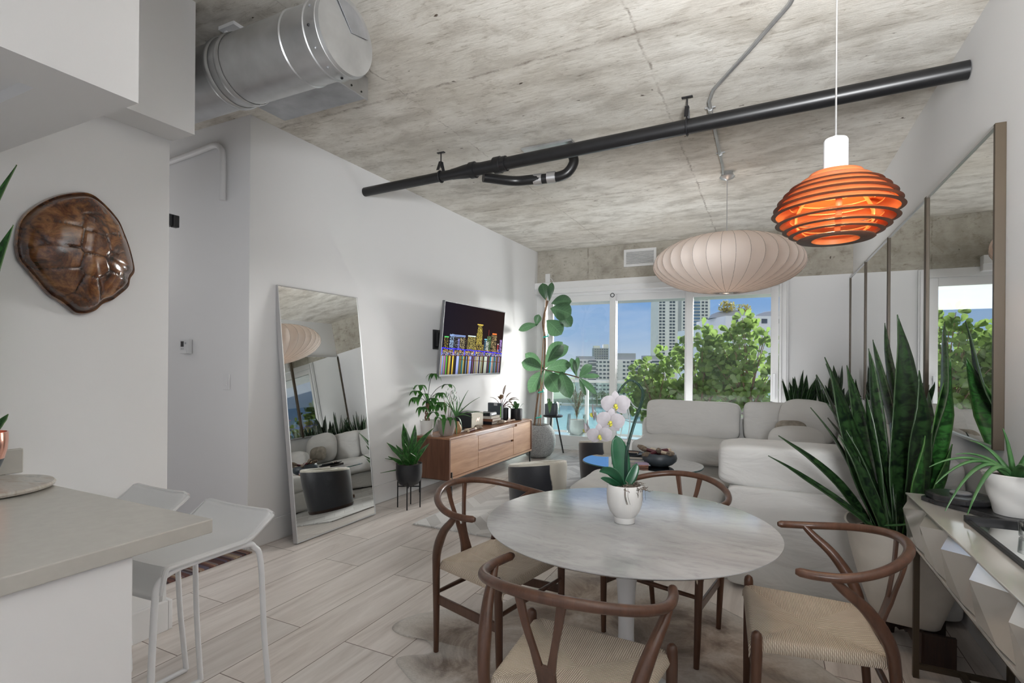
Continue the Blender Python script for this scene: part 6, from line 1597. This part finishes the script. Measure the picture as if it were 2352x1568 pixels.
# copper pot with snake plant at the left edge
t = thing('snake_plant', 'snake plant in a copper and slate dipped pot at the left edge of the counter', 'plant', (-2.635, .885, .935))
b = MB(); b.lathe([(0, 0), (.045, 0), (.062, .03), (.074, .065)], seg=40); b.build('pot_base', M['bluegreyc'], t)
b = MB(); b.lathe([(.074, .065), (.082, .10), (.085, .135), (.084, .165), (.080, .165), (.079, .15), (0, .15)], seg=40); b.build('pot', M['copper'], t)
for i, (p0, p1, w_, bow, tw, sa) in enumerate([((.0, -.02, .15), (.035, .096, 1.185), .062, .17, .2, .3), ((.01, .01, .15), (.035, .085, .953), .075, .13, .1, .5), ((-.02, -.02, .15), (-.04, -.10, .9), .08, .1, 0, .4), ((.03, .03, .15), (.03, .075, .23), .030, .0, 0, .5), ((-.01, .0, .15), (.01, .035, .62), .04, -.02, 0, .6)]):
    b = MB(); snake_leaf(b, p0, p1, w_, bow, tw, sa, seed=i * 2.3, wob=.004); b.build('leaf', M['snake2'], t, solid=.004)

# ================================================================= balcony
sbox('floor_balcony', -6.0, 3.0, 8.125, 9.45, -.2, -.01, M['balcfloor'], 'pale balcony floor')
sbox('ceiling_balcony', -6.0, 3.0, 8.125, 9.30, 2.43, 2.68, M['soffit'], 'white balcony soffit above the doors')
t = thing('balcony_railing', 'white balcony railing with tinted glass panels', 'railing', (0, 9.30, 0))
b = MB(); b.box(-5.9, 2.9, -.045, .045, 1.0, 1.05); b.build('top_rail', M['trim'], t, False, .008)
b = MB(); b.box(-5.9, 2.9, -.02, .02, .06, .10); b.build('bottom_rail', M['trim'], t, False)
for k in range(7):
    x = -5.3 + k * 1.15
    MB().box(x - .03, x + .03, -.03, .03, -.01, 1.0).build('post', M['trim'], t, False)
    if k < 6: MB().box(x + .032, x + 1.118, -.005, .005, .1, 1.0).build('glass_panel', M['railglass'], t, False)
# olive in glass hurricane planter
t = thing('olive_shrub', 'small feathery shrub in a white pot inside a glass cylinder on balcony', 'plant', (-2.95, 8.6, -.01))
b = MB(); b.lathe([(0, 0), (.10, 0), (.105, .12), (.09, .13), (0, .13)], seg=28); b.build('pedestal', M['bcream'], t)
b = MB(); b.lathe([(0, .14), (.11, .14), (.135, .18), (.14, .40), (.13, .40), (.128, .38), (0, .38)], seg=32); b.build('pot', M['whiteceramic'], t)
b = MB(); b.lathe([(.02, .132), (.12, .135), (.17, .19), (.175, .26), (.155, .49), (.151, .49), (.17, .26), (.165, .19), (.118, .138)], seg=36); b.build('glass_sleeve', M['clearglass'], t)
r = random.Random(4); st = MB(); lf = MB()
for k in range(34):
    a = r.uniform(0, 2 * PI); h = r.uniform(.25, .72); q = r.uniform(.05, .34) * (1.1 - h * .8)
    tp = Vector((q * math.cos(a), q * math.sin(a) * .8, .38 + h)); P_ = bez((0, 0, .38), (0, 0, .40 + h * .5), tp, 6); st.tube(P_, .0022, 4)
    for j in range(16):
        p = P_[r.randrange(2, 7)] + Vector((r.uniform(-.03, .03), r.uniform(-.03, .03), r.uniform(-.03, .03))); d = Vector((r.uniform(-1, 1), r.uniform(-1, 1), r.uniform(-.5, 1))).normalized() * r.uniform(.02, .035)
        lf.leaf([p, p + d * .5, p + d], .009, prof_lance, None, .1, 2)
st.build('stems', M['bark'], t); lf.build('foliage', M['olive'], t, auto=0)
# balcony chair
t = thing('balcony_chair', 'white perforated metal chair on the balcony', 'chair', (-1.95, 8.78, -.01), .5)
b = MB()
for s_ in (1, -1):
    b.tube(catmull([(.20, s_ * .22, 0), (.14, s_ * .24, .42), (.13, s_ * .25, .60), (-.10, s_ * .24, .66), (-.20, s_ * .18, .80)], 5), .010, 8)
    b.tube(catmull([(-.26, s_ * .22, 0), (-.19, s_ * .22, .42), (-.24, s_ * .19, .80)], 5), .010, 8)
b.tube(catmull([(-.24, -.19, .80), (-.26, 0, .84), (-.24, .19, .80)], 5), .010, 8); b.build('frame', M['whitemetal'], t)
b = MB(); b.grid(lambda u, v: (lerp(-.20, .20, u), lerp(-.21, .21, v), .42 - .02 * math.sin(PI * u)), 8, 8); b.build('seat', M['whitemetal'], t, solid=.004)
b = MB(); b.grid(lambda u, v: (-.20 - .05 * u - .03 * math.sin(PI * v), lerp(-.19, .19, v), lerp(.46, .80, u)), 8, 8); b.build('backrest', M['whitemetal'], t, solid=.004)
t = thing('clay_planter', 'small green potted plant beside the glass cylinder planter', 'plant', (-2.55, 8.75, -.01))
b = MB(); b.lathe([(0, 0), (.07, 0), (.085, .16), (0, .15)], seg=20); b.build('pot', M['bcream'], t)
lf = MB(); r = random.Random(9)
for k in range(22):
    a = r.uniform(0, 6.28); h = r.uniform(.15, .5); lf.leaf(bez((0, 0, .15), (0, 0, .15 + h * .7), (h * .45 * math.cos(a), h * .45 * math.sin(a), .15 + h), 5), .014, prof_lance, None, .2, 2)
lf.build('foliage', M['olive'], t)

# clusia hedge shrubs on the balcony
def clusia(label, loc, W_, H_, n, seed, hz=0.35):
    t = thing('clusia_shrub', label, 'shrub', loc, 0, 'leafy shrubs on the balcony')
    b = MB(); b.box(-.22, .22, -.14, .14, 0, .40); b.build('planter', M['bwhite'], t, False, .01)
    r = random.Random(seed); st = MB(); lf = MB()
    for k in range(n):
        tx = r.uniform(-1, 1) * W_; zt_ = H_ * (1 - .38 * abs(tx / W_) ** 1.6) * (r.random() ** .45); ty = r.uniform(-.24, .24)
        zt_ = max(zt_, .55)
        tp = Vector((tx, ty, zt_)); m_ = Vector((tx * .25, ty * .4, .35 + (zt_ - .35) * .55))
        P_ = bez((r.uniform(-.08, .08), 0, .38), m_, tp, 7)
        if k % 2 == 0: st.tube(P_, [lerp(.014, .004, i / 7) for i in range(8)], 5)
        for j in range(11):
            if j < 6: q = P_[-1]
            else: q = P_[r.randrange(3, 7)]
            d = Vector((r.uniform(-1, 1), r.uniform(-1, .6), r.uniform(-.35, 1.0))).normalized(); L = r.uniform(.085, .135)
            p = q + d * r.uniform(.01, .05)
            sd = d.cross(Vector((r.uniform(-.5, .5), 1, r.uniform(-.5, .5))))
            lf.leaf([p, p + d * L * .3, p + d * L * .65, p + d * L * .9, p + d * L], L * .66, lambda u: [.12, .62, 1.0, .75, .15][int(round(u * 4))], sd, .12, 2)
    st.build('branches', M['bark'], t); lf.build('foliage', M['clusia'], t, auto=0)
clusia('leafy shrub at the right end of the balcony, tallest of the hedge', (-.28, 8.98, -.01), .62, 2.15, 105, 1)
clusia('leafy shrub in the middle of the balcony hedge, behind the right mullion', (-.98, 9.02, -.01), .58, 1.98, 90, 2)
clusia('leafy shrub at the left end of the balcony hedge, lowest of the three', (-1.68, 9.02, -.01), .50, 1.62, 62, 3)
clusia('leafy shrub beyond the sliding door jamb, seen in the wall mirrors', (.65, 9.0, -.01), .6, 2.05, 90, 4)

# ================================================================= the bay and city beyond
GZ_ = -26.0
struct(MB().box(-900, 900, 30, 1400, GZ_ - 2, GZ_).build('water', M['water'], smooth=False), 'turquoise bay water')
def dpx(u, t_):    # helper numbers: position at depth t_ along camera axis and lateral share u
    F_ = Vector((-math.sin(YAW), math.cos(YAW), 0)); R_ = Vector((math.cos(YAW), math.sin(YAW), 0)); return F_ * t_ + R_ * (u * t_)
def block(name, label, cat, u0, u1, t_, z0_, z1_, dep, mat):
    a, c = dpx(u0, t_), dpx(u1, t_); o = thing(name, label, cat, ((a.x + c.x) / 2, (a.y + c.y) / 2, z0_), YAW)
    W = (c - a).length; MB().box(-W / 2, W / 2, 0, dep, 0, z1_ - z0_).build('wall', mat, o, False); return o, W, z1_ - z0_
PXF = 1208.0
# land strip with promenade
b = MB()
a = [dpx(u, t_) for u, t_ in ((.095, 330), (.17, 320), (.25, 262), (.33, 225), (.45, 180), (.9, 110), (1.6, 110), (1.6, 900), (-.6, 900), (-.6, 380), (0, 370))]
b.prism([(p.x, p.y) for p in a], GZ_, GZ_ + 1.0); struct(b.build('land', M['land'], smooth=False), 'green shoreline park')
b = MB(); E_ = a[:6]
for p, q in zip(E_, E_[1:]):
    n_ = Vector((q.y - p.y, -(q.x - p.x), 0)).normalized() * -3
    idx_ = [b.vert((v.x, v.y, GZ_ + z)) for z in (0, 1.3) for v in (p - n_ * .3, q - n_ * .3, q + n_ * 1.4, p + n_ * 1.4)]
    for f in ((3, 2, 1, 0), (4, 5, 6, 7), (0, 1, 5, 4), (1, 2, 6, 5), (2, 3, 7, 6), (3, 0, 4, 7)): b.face([idx_[i] for i in f])
struct(b.build('path_promenade', M['sand'], smooth=False), 'curved pale seaside promenade')
def winrow(o, W, zs, xs, w_, h_, mat, mx=100):
    n_ = 0; proto = MB().box(-w_ / 2, w_ / 2, -.25, .05, -h_ / 2, h_ / 2); base = None; extra = MB()
    for z in zs:
        for x in xs:
            if n_ < mx:
                if base is None: base = proto.build('window', mat, o, False); q = base
                else: q = base.copy(); COL.objects.link(q); q.parent = o
                q.location = (x, 0, z)
            else: extra.box(x - w_ / 2, x + w_ / 2, -.25, .05, z - h_ / 2, z + h_ / 2)
            n_ += 1
    if extra.f:
        e_ = extra.build('windows', mat, o, False); e_['kind'] = 'stuff'
# long white apartment slab
def U(x): return (x - 1176) / PXF
o, W, H_ = block('apartment_building', 'long white mid-rise apartment block across the bay', 'building', U(1328), U(1530), 370, GZ_ + 1, 3.2, 18, M['bwhite'])
xs = [-W / 2 + 2 + k * (W - 4) / 21 for k in range(22)]; xs = [x for i, x in enumerate(xs) if i % 7 != 3]
winrow(o, W, [H_ - 1.8 - k * 2.75 for k in range(9)], xs, 1.7, 1.2, M['bwin'])
b = MB()
for k in range(4):
    x = -W / 2 + W * (.16 + k * .24); b.box(x - 2.6, x + 2.6, -.6, -.28, 2, H_ - .6)
b.build('balcony_bay', M['bwin'], o, False)
b = MB()
for k in range(4):
    x = -W / 2 + W * (.16 + k * .24)
    for j in range(9): b.box(x - 2.7, x + 2.7, -1.2, -.62, H_ - 2.6 - j * 2.75, H_ - 2.0 - j * 2.75)
b.build('balcony_rails', M['bwhite'], o, False)
b = MB(); b.box(-W / 2, -W / 2 + 12, 2, 14, H_, H_ + 2.2); b.box(-4, 10, 2, 14, H_, H_ + 4.5); b.box(W / 2 - 14, W / 2, 2, 14, H_, H_ + 3); b.build('roof_block', M['roofgrey'], o, False)
o, W, H_ = block('distant_tower', 'small pair of hazy tower cores under construction beyond the block', 'building', U(1364), U(1398), 700, GZ_, 20, 15, M['roofgrey'])
b = MB(); b.box(-W / 2, -W / 2 + 8, 0, 10, H_, H_ + 3); b.box(3, W / 2, 0, 10, H_, H_ + 5); b.build('roof_block', M['bwhite'], o, False)
winrow(o, W, [H_ - 2 - k * 3 for k in range(10)], [-W / 2 + 2 + k * 3.1 for k in range(6)], 1.8, 1.6, M['bwin'])
# tall tower
o, W, H_ = block('apartment_tower', 'tall white apartment tower with square windows beyond the mullion', 'building', U(1512), U(1630), 430, GZ_, 86, 24, M['bwhite'])
zs = [H_ - 30 - k * 2.62 for k in range(28)]
xs = [-W / 2 + W * f for f in (.035, .10, .235, .295, .50, .56, .86, .93)]
winrow(o, W, zs, xs, 1.9, 1.5, M['bwin'])
b = MB()
for j in range(28): b.box(-W / 2 + W * .64, -W / 2 + W * .80, -.8, -.3, H_ - 30.8 - j * 2.62, H_ - 29.4 - j * 2.62)
b.build('blue_balconies', M['bblue'], o, False)
b = MB(); b.box(-W / 2 + W * .38, -W / 2 + W * .44, -.6, 0, 0, H_); b.build('pilaster', M['roofgrey'], o, False)
# near white complex on the right
o, W, H_ = block('white_complex', 'bright white terraced building with rooftop garden at the right', 'building', U(1632), U(1900), 150, GZ_, 12, 30, M['bwhite'])
b = MB(); b.box(-W / 2, W / 2, -6, 0, 0, H_ - 6); b.box(-W / 2 + 5, W / 2, 2, 26, H_, H_ + 3.0); b.build('terrace_block', M['bwhite'], o, False)
for k in range(4):
    MB().box(-W / 2 + 7 + k * 4.2, -W / 2 + 8.6 + k * 4.2, 1.85, 2.1, H_ + .9, H_ + 2.2).build('window', M['bwin'], o, False)
b = MB(); b.box(-W / 2, W / 2, -5.9, -5.8, H_ - 6, H_ - 4.6); b.build('glass_balustrade', M['railglass'], o, False)
b = MB(); b.lathe([(7, 0), (6, 1.4), (3.5, 2.4), (0, 2.8)], (-W / 2 + 11, 12, H_ + 3), 24); b.lathe([(6, 0), (5, 1.4), (3, 2.2), (0, 2.6)], (-W / 2 + 24, 12, H_ + 3), 24); b.build('dome_roof', M['roofgrey'], o)
def crown(b, c, R_, n, seed, lw=1.0, flat=.8):
    r = random.Random(seed)
    for k in range(n):
        d = Vector((r.gauss(0, 1), r.gauss(0, 1), r.gauss(0, 1))).normalized() * (R_ * r.uniform(.45, 1.0)); d.z *= flat
        p = Vector(c) + d; q = Vector((r.uniform(-1, 1), r.uniform(-1, 1), r.uniform(-1, 1))).normalized() * lw
        b.leaf([p - q * .5, p, p + q * .5], lw * .7, lambda u: [.2, 1, .2][int(round(u * 2))], None, .1, 2)
def tree(label, u, t_, zg, h, R_, seed, mat='palm', group='trees along the far shore', n=170):
    p = dpx(u, t_); o = thing('shore_tree', label, 'tree', (p.x, p.y, zg), 0, group)
    b = MB(); b.tube([(0, 0, 0), (.1, 0, h * .75)], [.3, .15], 6); b.build('trunk', M['bark'], o)
    b = MB(); crown(b, (0, 0, h * .72), R_, n, seed, R_ * .32); b.build('foliage', M[mat], o, auto=0)
r = random.Random(77)
ORD = 'first second third fourth fifth sixth seventh eighth ninth tenth eleventh twelfth thirteenth fourteenth fifteenth sixteenth seventeenth eighteenth nineteenth twentieth'.split()
for k in range(20):
    x = 1316 + k * 11.2; row = k % 2
    t_ = (348, 318)[row] if x < 1400 else (300, 268)[row]
    tree('pale green broadleaf tree on the far shore, %s from the left' % ORD[k], U(x), t_, GZ_ + 1, r.uniform(7, 9.5), r.uniform(2.2, 2.8), k, n=240)
tree('yellow-green rooftop tree on the white complex, left one', U(1668), 158, 15, 4.4, 2.6, 101, 'yellowtree', 'rooftop trees', 220)
tree('yellow-green rooftop tree on the white complex, right one', U(1708), 158, 15, 3.6, 2.0, 102, 'yellowtree', 'rooftop trees', 200)
pt = dpx(U(1697), 166); o = thing('palm_tree', 'lone palm tree on the roof between the domes', 'tree', (pt.x, pt.y, 15))
b = MB(); b.tube([(0, 0, 0), (0, 0, 4.4)], .15, 6); b.build('trunk', M['bark'], o)
b = MB()
for k in range(12):
    a = k * PI / 6; b.leaf(bez((0, 0, 4.4), (math.cos(a) * .9, math.sin(a) * .9, 5.3), (math.cos(a) * 1.8, math.sin(a) * 1.8, 4.1), 5), .4, prof_lance, None, .2, 2)
b.build('fronds', M['palm'], o)
# boats
for k in range(12):
    x = 1262 + k * 5.2 if k < 6 else 1424 + (k - 6) * 15; t_ = 300 + (k % 3) * 16 if k < 6 else 140 + (k % 3) * 12
    p = dpx(U(x), t_); o = thing('boat', 'small white boat %s, %s from the left' % (['moored near the far shore', 'moored below the balcony'][k >= 6], ORD[k % 6]), 'boat', (p.x, p.y, GZ_), r.uniform(0, 3), ['boats by the far shore', 'boats below the balcony'][k >= 6])
    b = MB(); b.prism([(-3, -.8), (1.5, -.9), (3.2, 0), (1.5, .9), (-3, .8)], 0, .9); b.box(-1.2, .8, -.5, .5, .9, 1.7); b.build('hull', M['bwhite'], o, False)
